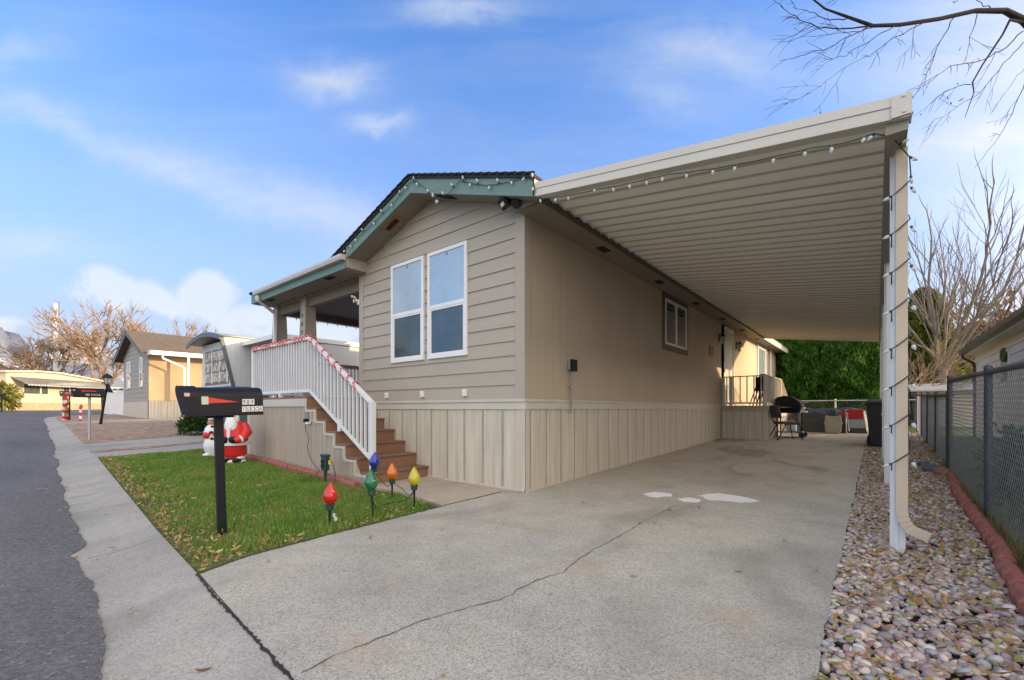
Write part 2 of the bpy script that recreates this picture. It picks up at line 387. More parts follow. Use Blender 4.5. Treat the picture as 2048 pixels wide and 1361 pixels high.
mt['lapr'] = M('sage_lap_siding', (.66,.65,.56), .55, .04, 1.5, stretch=(1,.4,5), fine=.05)
mt['brownmetal'] = M('brown_gutter_metal', (.085,.055,.042), .4, .1)
mt['creamwall'] = M('cream_wall', (.50,.45,.36), .7, .05, 2)
mt['tanwall'] = M('tan_wall', (.44,.32,.19), .7, .05, 2, fine=.05)
mt['greywall'] = M('grey_lap_wall', (.33,.315,.285), .65, .05, 2, fine=.05)
mt['bluegrey'] = M('blue_grey_trim', (.105,.125,.145), .5, .08)
mt['metalwhite'] = M_panel('white_ribbed_metal', (.60,.615,.64), .16, 'Y', .30, .04, .05)
mt['metalfront'] = M('white_enamel_panel', (.60,.61,.63), .5, .03, 2)
mt['bluerib'] = M_panel('blue_grey_ribbed_metal', (.13,.155,.18), .16, 'Y', .4, .05, .05)
mt['roofmetal'] = M('grey_roof_metal', (.40,.40,.39), .5, .06, 1)
mt['sandstone'] = M('stone_skirting', (.44,.30,.20), .8, .2, 3, b=.3, bscale=8)
mt['lime'] = M('lime_green_panel', (.34,.72,.03), .5, .04)
mt['lampglass'] = M('lamp_glass', (.62,.62,.60), .1, .05, 3, trans=.4, spec=.6)
mt['tarp'] = M('grey_tarp', (.038,.041,.047), .42, .15, 3, b=.7, bscale=5, stretch=(1,1,2.5))
mt['tan'] = M('beige_moulded_plastic', (.32,.32,.25), .55, .06, 3)
mt['redfab'] = M('red_fabric', (.44,.025,.022), .85, .12, 9, b=.2)
mt['greyfab'] = M('grey_upholstery', (.10,.092,.092), .9, .12, 9, b=.4, bscale=150)
mt['paleblue'] = M('pale_mesh_fabric', (.30,.35,.42), .7, .05, 6)
mt['steel'] = M('stainless_steel', (.42,.42,.40), .35, .05, 4, metal=.7)
mt['spill'] = M('white_paint_spill', (.78,.77,.74), .75, .05, 6, fine=.1)
mt['crack'] = M('crack_dirt', (.10,.092,.08), .95, .3, 12)
mt['joint'] = M('joint_dirt', (.030,.028,.025), .95, .3, 12)
mt['stone'] = M('dark_stone', (.10,.11,.12), .7, .25, 9, b=.8, bscale=20)
mt['stone2'] = M('reddish_stone', (.24,.14,.10), .8, .25, 9, b=.8, bscale=20)
mt['letter'] = M('white_lettering', (.75,.75,.75), .5, .03)
mt['carwhite'] = M('white_car_paint', (.70,.72,.75), .25, .02, 2, coat=.5)
mt['tyre'] = M('tyre_rubber', (.02,.02,.02), .8, .1)
mt['pink'] = M('pale_pink_label', (.62,.45,.44), .6, .05)
mt['tape'] = M('yellow_tag', (.75,.50,.05), .6, .05)
mt['digits'] = M('dark_numerals', (.10,.095,.09), .5, .1)
m_, nt_, bs_ = nodes('mountain_slopes')
v_ = coord(nt_); n_ = noise(nt_, v_, .012, 6, .65)
nt_.links.new(ramp(nt_, n_, [(.34,(.10,.14,.20)),(.5,(.17,.20,.26)),(.60,(.24,.24,.28)),(.64,(.58,.62,.70))]), bs_.inputs['Base Color']); bs_.inputs['Roughness'].default_value = 1
mt['mountain'] = m_
m_, nt_, bs_ = nodes('candy_stripe'); t_ = coord(nt_)
sx_ = nt_.nodes.new('ShaderNodeSeparateXYZ'); nt_.links.new(t_, sx_.inputs[0])
f_ = math_(nt_,'FRACT', math_(nt_,'MULTIPLY', math_(nt_,'ADD', math_(nt_,'ADD', sx_.outputs[0], sx_.outputs[1]), math_(nt_,'MULTIPLY',sx_.outputs[2],1.3)), 16))
nt_.links.new(mixc(nt_, math_(nt_,'LESS_THAN', f_, .74), (.80,.66,.66), (.56,.025,.045)), bs_.inputs['Base Color']); bs_.inputs['Roughness'].default_value = .4
mt['candy'] = m_
m_, nt_, bs_ = nodes('candy_stripe_wide'); t_ = coord(nt_)
sx_ = nt_.nodes.new('ShaderNodeSeparateXYZ'); nt_.links.new(t_, sx_.inputs[0])
f_ = math_(nt_,'FRACT', math_(nt_,'MULTIPLY', math_(nt_,'ADD', sx_.outputs[0], sx_.outputs[2]), 3.2))
nt_.links.new(mixc(nt_, math_(nt_,'LESS_THAN', f_, .5), (.78,.76,.76), (.50,.03,.05)), bs_.inputs['Base Color'])
mt['candyw'] = m_
m_, nt_, bs_ = nodes('awning_stripes'); t_ = coord(nt_)
sx_ = nt_.nodes.new('ShaderNodeSeparateXYZ'); nt_.links.new(t_, sx_.inputs[0])
f_ = math_(nt_,'FRACT', math_(nt_,'MULTIPLY', sx_.outputs[0], 3.2))
nt_.links.new(mixc(nt_, math_(nt_,'LESS_THAN', f_, .42), (.50,.50,.47), (.20,.21,.20)), bs_.inputs['Base Color'])
mt['awning'] = m_
# ================================================================== GROUND
def sheet(name, poly, mat, dz=0., depth=.12, parent=None, fn=None):
    bm = bmesh.new()
    vs = [bm.verts.new((x,y,0)) for x, y in poly]
    f = bm.faces.new(vs); bmesh.ops.triangulate(bm, faces=[f])
    for x in (-1.5,-21,-60): bmesh.ops.bisect_plane(bm, geom=bm.verts[:]+bm.edges[:]+bm.faces[:], plane_co=(x,0,0), plane_no=(1,0,0))
    for y in (0,20,60): bmesh.ops.bisect_plane(bm, geom=bm.verts[:]+bm.edges[:]+bm.faces[:], plane_co=(0,y,0), plane_no=(0,1,0))
    for f in bm.faces:
        f.normal_update()
        if f.normal.z < 0: f.normal_flip()
    for v in bm.verts: v.co.z = g(v.co.x, v.co.y)+dz
    be = [e for e in bm.edges if e.is_boundary]
    r = bmesh.ops.extrude_edge_only(bm, edges=be)
    for v in r['geom']:
        if isinstance(v, bmesh.types.BMVert): v.co.z -= depth
    bmesh.ops.recalc_face_normals(bm, faces=bm.faces[:])
    me = bpy.data.meshes.new(name); bm.to_mesh(me); bm.free(); me.materials.append(mat)
    o = bpy.data.objects.new(name, me); COL.objects.link(o)
    if parent is not None: setp(o, parent)
    else: o['kind'] = 'structure'
    return o
def jag(pts, amp, step, rng):
    out = []
    for (a,b),(c,d) in zip(pts, pts[1:]):
        L = math.hypot(c-a,d-b); n = max(1,int(L/step))
        for i in range(n):
            t = i/n; k = rng.uniform(-amp,amp); out.append((a+(c-a)*t-(d-b)/L*k, b+(d-b)*t+(c-a)/L*k))
    out.append(pts[-1]); return out
rg = random.Random(3)
sheet('ground', [(-400,-300),(300,-300),(300,400),(-400,400)], mt['farland'], -.16, .3)
KERB = [(14,-4.97),(3.66,-4.24),(.08,-3.98),(-8.52,-3.44),(-21,-2.80),(-31.5,-2.28),(-34.6,-1.9),(-36.6,-.9),(-37.6,.8)]
ASP = [(14,-5.5),(3,-4.76),(1.12,-4.63),(.69,-4.58),(-.35,-4.51),(-1.43,-4.46),(-1.73,-4.37),(-2.63,-4.33),(-4.63,-4.24),(-8.21,-4.05),(-12.74,-3.75),(-23.1,-3.2),(-31,-2.78),(-35.4,-2.3),(-37.4,-1.3),(-38.4,.7)]
asp = jag(jag(jag(ASP[:12], .035, .55, rg), .016, .17, rg), .008, .05, rg)+ASP[12:]
sheet('road', asp+[(-41,5),(-46,12),(-56,12),(-65,2.0),(-60,-5),(-56,-15),(14,-16)], mt['asphalt'], -.056, .09)
# kerb and gutter: a swept profile
mb = MB(); prof = [(-.0,-.12),(-.0,.0),(.09,-.008),(.22,-.035),(.34,-.062),(.50,-.068),(.72,-.066),(.72,-.15)]
dense = []
for a, b in zip(KERB, KERB[1:]):
    n = max(2,int(math.dist(a,b)/1.5))
    for i in range(n): dense.append((a[0]+(b[0]-a[0])*i/n, a[1]+(b[1]-a[1])*i/n))
dense.append(KERB[-1]); vs = []
for i, p in enumerate(dense):
    a = dense[max(0,i-1)]; b = dense[min(len(dense)-1,i+1)]; L = math.dist(a,b); nx, ny = -(b[1]-a[1])/L, (b[0]-a[0])/L
    for t, z in prof:
        x, y = p[0]+nx*t, p[1]+ny*t; vs.append((x,y,g(x,y)+z))
k = len(prof)
mb.add(vs, [(i*k+j,(i+1)*k+j,(i+1)*k+j+1,i*k+j+1) for i in range(len(dense)-1) for j in range(k-1)])
kerb = obj('kerb', mb, mt['kerb'], smooth=40, fix=True); kerb['kind'] = 'structure'
mb = MB()
for xj in (1.9,-1.25,-4.4,-7.5,-10.6,-13.7,-17,-20,-23.5,-27):
    y0 = lin(xj, sorted(KERB)); 
    for (t0,z0),(t1,z1) in zip(prof[1:6], prof[2:7]):
        mb.quad(*[(xj+s*.006, y0-t, g(xj,y0)+z+.004) for s, t, z in ((-1,t0,z0),(1,t0,z0),(1,min(t1,.52),z1),(-1,min(t1,.52),z1))])
obj('kerb_joint', mb, mt['crack'], kerb)
# driveway
drive_r = jag([(3.70,-4.24),(3.67,-2),(3.66,2),(3.65,8),(3.66,15.4)], .012, .12, rg)
drive = sheet('driveway', drive_r+[(.0,15.4),(0,0),(-.28,-.2),(-.235,-1.36),(-.17,-2.16),(-.12,-2.96),(-.05,-3.6),(.10,-3.97)], mt['concrete'], 0.)
sheet('path', [(-2.13,.0),(-.005,.0),(-.285,-.2),(-.24,-1.36),(-1.39,-1.14),(-2.13,-1.25)], mt['slab'], .012)
CR = [(1.87,-4.06),(1.86,-3.89),(1.89,-3.67),(1.9,-3.48),(1.94,-3.28),(1.99,-3.09),(2.04,-3.01),(2.08,-2.8),(2.05,-2.67),(2.07,-2.46),(2.12,-2.27),(2.09,-2.16),(2.06,-1.93),(2.02,-1.64),(2.03,-1.17),(1.97,-.3),(1.98,.46)]
def crack(name, pts, w, mat, amp=.012, step=.05, z=.004):
    p = jag(pts, amp, step, rg); mb = MB(); l = []; r_ = []
    for i, q in enumerate(p):
        a = p[max(0,i-1)]; b = p[min(len(p)-1,i+1)]; L = math.dist(a,b) or 1; nx, ny = -(b[1]-a[1])/L, (b[0]-a[0])/L
        ww = w*rg.uniform(.35,1.25)
        l.append((q[0]+nx*ww, q[1]+ny*ww, g(*q)+z)); r_.append((q[0]-nx*ww, q[1]-ny*ww, g(*q)+z))
    n = len(p); mb.add(l+r_, [(i,i+1,n+i+1,n+i) for i in range(n-1)])
    return obj(name, mb, mat, drive)
crack('crack', CR, .0038, mt['crack'])
crack('crack', [(1.98,.47),(2.38,.49),(2.8,.47),(3.27,.51),(3.66,.54)], .003, mt['crack'])
crack('crack', [(0,6.2),(1.2,6.24),(2.4,6.2),(3.66,6.25)], .005, mt['crack'], .006)
crack('crack', [(0,11.2),(1.8,11.2),(3.66,11.22)], .005, mt['crack'], .006)
crack('joint', [(.08,-3.985),(.6,-4.03),(1.4,-4.075),(2.2,-4.135),(3.68,-4.24)], .0105, mt['joint'], .006, .025)
crack('joint', [(.09,-3.97),(-.05,-3.6),(-.12,-2.96),(-.17,-2.16),(-.235,-1.36),(-.28,-.2),(0,0)], .012, mt['joint'], .006, .05)
for q in ([(1.42,.82),(1.47,1.1),(1.7,1.1),(1.77,.95),(1.62,.73)],[(1.9,.82),(1.99,.99),(2.16,.94),(2.15,.76),(2.01,.73)],[(2.04,1.18),(2.17,1.47),(2.49,1.46),(2.75,1.3),(2.62,1.1),(2.24,1.0)]):
    o = sheet('paint_spill', jag(q+[q[0]], .03, .05, rg)[:-1], mt['spill'], .004, .003, drive)
    o['label'] = 'dried white paint spill on the grey concrete'
# beds and drives on the left
sheet('soil', [(-.2,-1.5),(-.1,-3.0),(.08,-3.99),(-8.52,-3.45),(-8.85,-1.3),(-8.9,.2),(-6.5,.2),(-2.2,-.9),(-1.4,-1.1)], mt['lawnbase'], -.03)
sheet('neighbor_driveway', [(-8.56,-3.46),(-12.0,-3.27),(-13.3,-1.0),(-13.3,16),(-8.9,16),(-8.9,-1.3)], mt['kerb'], -.01)
sheet('leaf_strip', jag([(-9.55,-3.42),(-9.9,-2.2),(-10.5,-1.2),(-10.6,0)], .05, .3, rg)+jag([(-10.9,0),(-10.9,-1.1),(-10.35,-2.2),(-9.95,-3.40)], .05, .3, rg), mt['mulch'], .004, .01)
sheet('mulch_bed', [(-12.0,-3.28),(-21.9,-2.76),(-23.4,-.4),(-23.6,6),(-13.3,6),(-13.3,-1.0)], mt['mulch'], .0)
sheet('walkway', [(-21.9,-2.77),(-23.2,-2.70),(-26,-.6),(-26.9,3.5),(-26.2,8),(-23.6,8),(-23.4,-.4)], mt['kerb'], .01)
sheet('rock_bed', [(-23.2,-2.71),(-31.5,-2.30),(-34.6,-1.92),(-36.6,-.9),(-37.6,.8),(-38,1.2),(-26.95,1.2),(-26,-.6)], mt['mulch'], .005)
sheet('verge', [(-41,5),(-37.7,.8),(-37.9,14),(-46,14)], mt['farland'], .0)
# pebble strip, its grit bed, and the pebbles
sheet('gravel_bed', [(3.62,-4.24),(3.62,15.4),(5.05,15.4),(4.95,6),(4.75,1.6),(4.7,-1),(4.9,-4.3)], mt['grit'], -.05)
sheet('neighbor_yard', [(4.95,-4.3),(14,-4.9),(40,-4),(40,40),(.0,40),(.0,15.4),(5.0,15.4),(4.9,6),(4.72,1.6),(4.66,-1)], mt['lawnbase'], -.02)
rng = np.random.default_rng(11)
def ico(sub):
    bm = bmesh.new(); bmesh.ops.create_icosphere(bm, subdivisions=sub, radius=1); bm.verts.ensure_lookup_table()
    V = np.array([v.co[:] for v in bm.verts]); F = np.array([[v.index for v in f.verts] for f in bm.faces]); bm.free(); return V, F
def rots(n, tilt, rng):
    a = rng.uniform(0,2*np.pi,n); tx = rng.normal(0,tilt,n); ty = rng.normal(0,tilt,n)
    ca, sa = np.cos(a), np.sin(a); cx, sx = np.cos(tx), np.sin(tx); cy, sy = np.cos(ty), np.sin(ty)
    Rz = np.zeros((n,3,3)); Rz[:,0,0]=ca; Rz[:,0,1]=-sa; Rz[:,1,0]=sa; Rz[:,1,1]=ca; Rz[:,2,2]=1
    Rx = np.zeros((n,3,3)); Rx[:,0,0]=1; Rx[:,1,1]=cx; Rx[:,1,2]=-sx; Rx[:,2,1]=sx; Rx[:,2,2]=cx
    Ry = np.zeros((n,3,3)); Ry[:,1,1]=1; Ry[:,0,0]=cy; Ry[:,0,2]=sy; Ry[:,2,0]=-sy; Ry[:,2,2]=cy
    return Rx @ Ry @ Rz
def scatter(V, F, P, S, Rm):
    n = len(P); W = np.einsum('nij,nvj->nvi', Rm, V[None]*S[:,None,:])+P[:,None,:]
    return W.reshape(-1,3), (F[None]+(np.arange(n)*len(V))[:,None,None]).reshape(-1,F.shape[1])
def xr_bed(y): return np.interp(y, [-4.3,-1,1.6,3.2,4.8,6,15.4],[4.9,4.53,4.62,4.64,4.74,4.9,5.0])
def pebbles(n, y0, y1, sub, smin, smax):
    y = rng.uniform(y0,y1,n); x = 3.67+rng.uniform(0,1,n)*(xr_bed(y)-3.64)
    s = rng.uniform(smin,smax,n)*np.where(rng.random(n)<.12,1.35,1); S = np.stack([s, s*rng.uniform(.62,.95,n), s*rng.uniform(.42,.7,n)],1)
    z = gnp(x,y)-.035+rng.uniform(0,.034,n)
    V, F = ico(sub); V = V*(1+.10*np.sin(V[:,[1,2,0]]*2.3+1))
    return scatter(V, F, np.stack([x,y,z],1), S, rots(n,.32,rng))
parts = [pebbles(6000,-4.2,.6,2,.0145,.028), pebbles(8600,.6,7.2,1,.0155,.028), pebbles(4200,7.2,15.4,1,.022,.036)]
off = 0; VV = []; FF = []
for V, F in parts: VV.append(V); FF.append(F+off); off += len(V)
o = bpy.data.objects.new('pebbles', np_mesh('pebbles', np.concatenate(VV), np.concatenate(FF), mt['pebble'], True)); COL.objects.link(o)
tag(o, 'mixed pink, grey and white river pebbles in the strip beside the driveway', 'pebbles', kind='stuff')
# leaves
def leafmesh():
    t = np.array([(-1,0,.10),(-.45,.34,.0),(.25,.36,.04),(1,0,.22),(.25,-.36,.12),(-.45,-.34,.06),(0,0,-.06)])
    return t, np.array([(0,6,1),(1,6,2),(2,6,3),(3,6,4),(4,6,5),(5,6,0)])
def leaves(name, P, smin, smax, mat, label, tilt=.35):
    V, F = leafmesh(); n = len(P); s = rng.uniform(smin,smax,n); S = np.stack([s, s*rng.uniform(.5,1,n), s*rng.uniform(.6,1.6,n)],1)
    W, G_ = scatter(V, F, P, S, rots(n,tilt,rng))
    o = bpy.data.objects.new(name, np_mesh(name, W, G_, mat)); COL.objects.link(o)
    return tag(o, label, 'leaves', kind='stuff')
n = 2600; y = rng.uniform(-4.2,12,n); x = 3.68+rng.random(n)*(xr_bed(y)-3.68)
leaves('gravel_leaves', np.stack([x,y,gnp(x,y)+rng.uniform(.005,.035,n)],1), .022,.045, mt['leafg'], 'yellow and brown leaves caught among the pebbles')
def inpoly(P, x, y):
    P = np.array(P); r = np.zeros(len(x),bool); j = len(P)-1
    for i in range(len(P)):
        c = ((P[i,1]>y)!=(P[j,1]>y)) & (x < (P[j,0]-P[i,0])*(y-P[i,1])/(P[j,1]-P[i,1]+1e-12)+P[i,0]); r ^= c; j = i
    return r
LAWN = [(.06,-3.96),(-.07,-3.58),(-.14,-2.96),(-.19,-2.16),(-.26,-1.40),(-1.39,-1.16),(-2.10,-1.33),(-6.85,-1.28),(-8.85,-1.5),(-8.56,-3.42)]
n = 60000; x = rng.uniform(-8.9,.1,n); y = rng.uniform(-4,-1.1,n); k = inpoly(LAWN,x,y); x, y = x[k], y[k]
edge = np.minimum(y-np.interp(x,[-8.52,.08],[-3.44,-3.98]), np.abs(x+.12-.06*(y+3))) 
keep = rng.random(len(x)) < np.where(edge<.22,.15,np.where(edge<.5,.035,np.where(edge<.9,.010,.003))); x, y = x[keep], y[keep]
leaves('fallen_leaves', np.stack([x,y,gnp(x,y)+rng.uniform(-.005,.034,len(x))],1), .018,.038, mt['leaf'], 'dry brown leaves lying along the edges of the lawn', .5)
n = 1100; x = rng.uniform(-6,3.6,n); y = rng.uniform(-4.5,3,n)
k = (x>0.05)|(y < np.interp(x,[-8.52,.08],[-3.44,-3.98])); x, y = x[k], y[k]
pz = gnp(x,y)+.010-np.where(y < np.interp(x,[-8.52,3.66],[-3.44,-4.24]), .045, 0)
k = rng.random(len(x)) < np.where(pz<gnp(x,y),.50,.085)*np.where(np.sin(x*3.3+1)>.55,2.6,.8); 
leaves('scattered_leaves', np.stack([x,y,pz],1)[k], .016,.040, mt['leaf'], 'a few dry leaves scattered on the driveway and gutter', .15)
# the lawn: real blades
n = 215000; x = rng.uniform(-8.9,.1,n); y = rng.uniform(-4,-1.1,n); k = inpoly(LAWN,x,y); x, y = x[k], y[k]
d = y-np.interp(x,[-8.52,.08],[-3.44,-3.98]); rag = .5+.5*np.sin(x*6.3+2*np.sin(y*4.7)); dens = np.clip((d-.10*rag)/(.25+.45*rag),.05,1)*np.clip((-.05-x-.12*rag)/(.25+.3*rag),.12,1)
pt = .5+.5*np.sin(x*2.1+1.3*np.sin(y*3.1))*np.sin(y*2.7+1.1*np.sin(x*1.7)); dens *= .45+.55*pt
k = rng.random(len(x)) < dens; x, y = x[k], y[k]; n = len(x)
h = rng.uniform(.022,.068,n)*(.65+.65*pt[k]); w = rng.uniform(.0022,.0042,n); a = rng.uniform(0,2*np.pi,n); le = rng.uniform(.1,.9,n)*h; b = rng.uniform(0,2*np.pi,n)
z0 = gnp(x,y)-.03
ca, sa, cb, sb = np.cos(a)*w, np.sin(a)*w, np.cos(b)*le, np.sin(b)*le
V = np.stack([np.stack([x-ca,y-sa,z0],1), np.stack([x+ca,y+sa,z0],1), np.stack([x+ca*.7+cb*.4,y+sa*.7+sb*.4,z0+h*.65],1), np.stack([x-ca*.7+cb*.4,y-sa*.7+sb*.4,z0+h*.65],1), np.stack([x+cb,y+sb,z0+h],1)],1).reshape(-1,3)
base = np.arange(n)*5
F = np.concatenate([np.stack([base,base+1,base+2],1), np.stack([base,base+2,base+3],1), np.stack([base+3,base+2,base+4],1)])
o = bpy.data.objects.new('grass', np_mesh('grass', V, F, mt['grass'])); COL.objects.link(o)
tag(o, 'short green lawn grass between the kerb and the porch', 'grass', kind='stuff')
# red edging blocks
def edging(pts, group, labels, L=.19):
    acc = []; 
    for a, b in zip(pts, pts[1:]):
        m = max(1,round(math.dist(a,b)/L))
        for i in range(m): acc.append(((a[0]+(b[0]-a[0])*(i+.5)/m, a[1]+(b[1]-a[1])*(i+.5)/m), math.atan2(b[1]-a[1],b[0]-a[0])))
    mb = MB(); mb.prism([(-.05,-.06),(.05,-.06),(.055,.05),(.03,.085),(-.03,.085),(-.055,.05)], 'x', -L/2+.004, L/2-.004)
    proto = obj('edging_block', mb, mt['brick'], bevel=.012)
    for i, ((x,y),an) in enumerate(acc):
        o = proto if i == 0 else proto.copy()
        if i: COL.objects.link(o)
        o.location = (x+rg.uniform(-.012,.012), y+rg.uniform(-.012,.012), g(x,y)+rg.uniform(-.012,.008)); o.rotation_euler = (rg.uniform(-.06,.06),rg.uniform(-.04,.04),an+rg.uniform(-.09,.09))
        tag(o, labels, 'edging block', group)
edging([(4.80,4.80),(4.71,3.14),(4.69,1.63),(4.68,.54),(4.63,-.26),(4.59,-1.1),(4.56,-2.2)], 'red edging blocks beside the pebbles', 'red concrete edging block in the row between pebbles and chain link fence')
edging([(-6.85,-1.30),(-5.1,-1.31),(-3.75,-1.32),(-2.5,-1.36),(-2.16,-1.36)], 'red edging blocks below the porch', 'red concrete edging block in the row between lawn and porch skirting')
for i, (x,y,s,m,l) in enumerate([(4.72,5.05,.12,'stone2','flat reddish stone lying at the far end of the red edging'),(4.62,5.45,.14,'stone','largest dark stone beside the far end of the red edging'),(4.55,6.1,.11,'stone','small dark stone in the pebbles near the fence corner')]):
    V, F = ico(2); V = V*np.array([s,s*.8,s*.7])*(1+.18*np.sin(V[:,[2,0,1]]*3+i*2))
    o = bpy.data.objects.new('stone', np_mesh('stone', V, F, mt[m], True)); COL.objects.link(o); o.location = (x,y,g(x,y)+.03); o.rotation_euler = (.2,.1,i)
    tag(o, l, 'stone', 'stones near the fence')
# ================================================================== MAIN HOUSE
home = thing('mobile_home', 'tan mobile home with green gable trim, lap siding and front porch', 'house', (-2.05,0,0))
RX, SL = -2.05, .33
def gz(x): return 4.77-SL*abs(x-RX)
# front wall: real lap boards
def lap_wall(name, mat, parent, xl, xr, z0, z1, pitch, P, clip=None, lip=.021):
    """P(u, out, z) -> point; boards overlap downwards"""
    mb = MB(); z = z0
    while z < z1-1e-4:
        zt = min(z+pitch, z1)
        a0, b0, a1, b1 = xl, xr, xl, xr
        if clip:
            a0, b0 = max(xl,clip(z)[0]), min(xr,clip(z)[1]); a1, b1 = max(xl,clip(zt)[0]), min(xr,clip(zt)[1])
            if b0-a0 < .02: break
            if b1 < a1: a1 = b1 = (a0+b0)/2
        mb.quad(P(a0,lip,z), P(b0,lip,z), P(b1,.002,zt), P(a1,.002,zt))
        mb.quad(P(a0,.0,z), P(b0,.0,z), P(b0,lip,z), P(a0,lip,z))
        z = zt
    return obj(name, mb, mat, parent)
lap_wall('front_wall', mt['siding'], home, -4.26, 0, 1.34, 4.80, .2136, lambda u,o,z: (u,-o-.012,z), lambda z: (RX-(4.80-z)/SL, RX+(4.80-z)/SL))
mb = MB(); mb.prism([(-4.26,1.2),(0,1.2),(0,gz(0)),(RX,4.79),(-4.26,gz(-4.26))], 'y', 0, .1); mb.box(-4.26,-4.16,.1,4.5,1.2,4.0)
obj('wall_core', mb, mt['siding'], home)
mb = MB(); mb.box(-.155,.006,-.040,0,1.34,4.02); mb.box(0,.022,-.040,.10,1.34,3.97); obj('corner_board', mb, mt['siding'], home, bevel=.004)
mb = MB(); mb.box(-4.275,-4.13,-.040,0,1.34,3.98); obj('corner_board', mb, mt['siding'], home, bevel=.004)
mb = MB(); mb.box(-.1,0,.1,21.49,1.3,3.97); mb.box(-4.2,-.1,21.39,21.49,1.3,4.0)
obj('side_wall', mb, mt['sidepanel'], home)
mb = MB()
for (x0,x1,y0,y1) in ((-4.26,.03,-.045,-.0),):
    mb.box(x0,x1,y0-.006,y1,1.30,1.342); mb.box(x0,x1,y0+.012,y1,1.19,1.30)
mb.box(.0,.036,.0,21.49,1.30,1.342); mb.box(.0,.024,.0,21.49,1.19,1.30)
obj('belly_band', mb, mt['band'], home, bevel=.004)
# skirting: flat panels, thin grooves, recessed vented strips
def skirting(name, parent, L, P, zb, zt, mats, period=.405, step_top=None, start=0.):
    prof = []; u = -start
    while u < L:
        for du, d, mi in ((0,.0,0),(.150,.0,0),(.153,-.012,0),(.162,-.012,0),(.165,0,0),(.300,0,0),(.306,-.010,1),(.352,-.010,1),(.358,.0,0)):
            prof.append((u+du*period/.405,d,mi))
        u += period
    prof = [q for q in prof if -1e-6 <= q[0] <= L]; 
    if prof[0][0] > 0: prof = [(0,0,0)]+prof
    prof.append((L,0,0)); mb = MB()
    for (a,d0,m0),(b,d1,m1) in zip(prof, prof[1:]):
        if b-a < 1e-6: continue
        z0, z1 = zb(a), zb(b); t0 = zt(a+1e-4) if callable(zt) else zt; t1 = zt(b-1e-4) if callable(zt) else zt
        mb.quad(P(a,d0,z0), P(b,d1,z1), P(b,d1,t1), P(a,d0,t0), 1 if (m0 == 1 and d1 == d0) else 0)
    return obj(name, mb, mats, parent)
sk = [mt['skirt'],mt['skirtdark']]
skirting('skirting', home, 4.26, lambda u,d,z: (-4.26+u,-.012-d*-1,z), lambda u: g(-4.26+u,0)-.03, 1.19, sk, start=.12)
skirting('skirting', home, 21.49, lambda u,d,z: (.006+d,u,z), lambda u: g(0,u)-.03, 1.19, sk, start=.2)
mb = MB(); mb.box(-2.2,.02,-.030,-.013,-.03,.045); mb.box(.007,.022,-.03,10.28,-.03,.04); mb.box(-.045,.02,-.027,-.0135,0.04,1.19); mb.box(.0075,.020,-.02,.05,0.04,1.19)
obj('skirting_trim', mb, mt['skirt'], home)
# roof
mb = MB()
ov = .13; y0, y1 = -.475, 21.8
for a, b in ((RX,.52),(RX,-4.62)):
    za, zb_ = gz(a)+.235, gz(b)+.235
    p = [(a,za),(b,zb_),(b,zb_+.045),(a,za+.045)]
    mb.prism(p, 'y', y0, y1)
obj('roof', mb, mt['shingle'], home)
mb = MB(); rs = random.Random(5)
for sgn, xe in ((1,.52),(-1,-4.62)):
    n = 17
    for i in range(n):
        xa = RX+(xe-RX)*i/n; xb = RX+(xe-RX)*(i+1.08)/n
        mb.beam((xa,y0-.012,gz(xa)+.283), (xb,y0-.012,gz(xb)+.283+.014), .03, .02)
obj('shingle_edge', mb, mt['shingle'], home)
mb = MB()
for a, b in ((RX,.5),(RX,-4.06)):
    mb.prism([(a,gz(a)),(b,gz(b)),(b,gz(b)+.235),(a,gz(a)+.235)], 'y', -.45, -.415)
obj('gable_fascia', mb, mt['green'], home)
mb = MB()
for a, b in ((RX,.5),(RX,-4.3)):
    mb.prism([(a,gz(a)+.02),(b,gz(b)+.02),(b,gz(b)+.035),(a,gz(a)+.035)], 'y', -.415, .1)
mb.box(.0,.48,-.2,21.6,3.965,3.98); mb.prism([(0.0,3.97),(.48,3.97),(.48,gz(.48)+.02),(0,gz(0)+.02)], 'y', -.21, -.2)
obj('soffit', mb, mt['soffit'], home)
mb = MB(); mb.box(.48,.505,-.45,21.8,3.935,4.165)
obj('eave_fascia', mb, mt['band'], home)
for bx_ in [(.17,.31,1.75+2.55*i,2.05+2.55*i,3.955,3.966) for i in range(8)]+[(-5.0,-4.7,-.42,-.30,3.905,3.916),(-7.9,-7.6,-.42,-.30,3.905,3.916)]:
    mb = MB(); mb.box(*bx_); obj('soffit_vent', mb, mt['darkgap'], home)
def on_soffit(x, y, d): return (x, y, gz(x)+.02-d)
for (xa,xb,ya,yb,m1) in ((-3.05,-2.62,-.34,-.16,'vent_wood'),(-1.55,-1.2,-.33,-.19,'darkgap')):
    mb = MB(); P = [on_soffit(xa,ya,.012),on_soffit(xb,ya,.012),on_soffit(xb,yb,.012),on_soffit(xa,yb,.012)]
    mb.add(P+[(p[0],p[1],p[2]+.011) for p in P], [(0,1,2,3),(0,4,5,1),(1,5,6,2),(2,6,7,3),(3,7,4,0)])
    fr = obj('gable_vent', mb, mt[m1], home)
    mb = MB(); e = .04; P = [on_soffit(xa+e*1.5,ya+e,.016),on_soffit(xb-e*1.5,ya+e,.016),on_soffit(xb-e*1.5,yb-e,.016),on_soffit(xa+e*1.5,yb-e,.016)]
    mb.add(P, [(0,1,2,3)]); obj('vent_opening', mb, mt['darkgap'], fr)
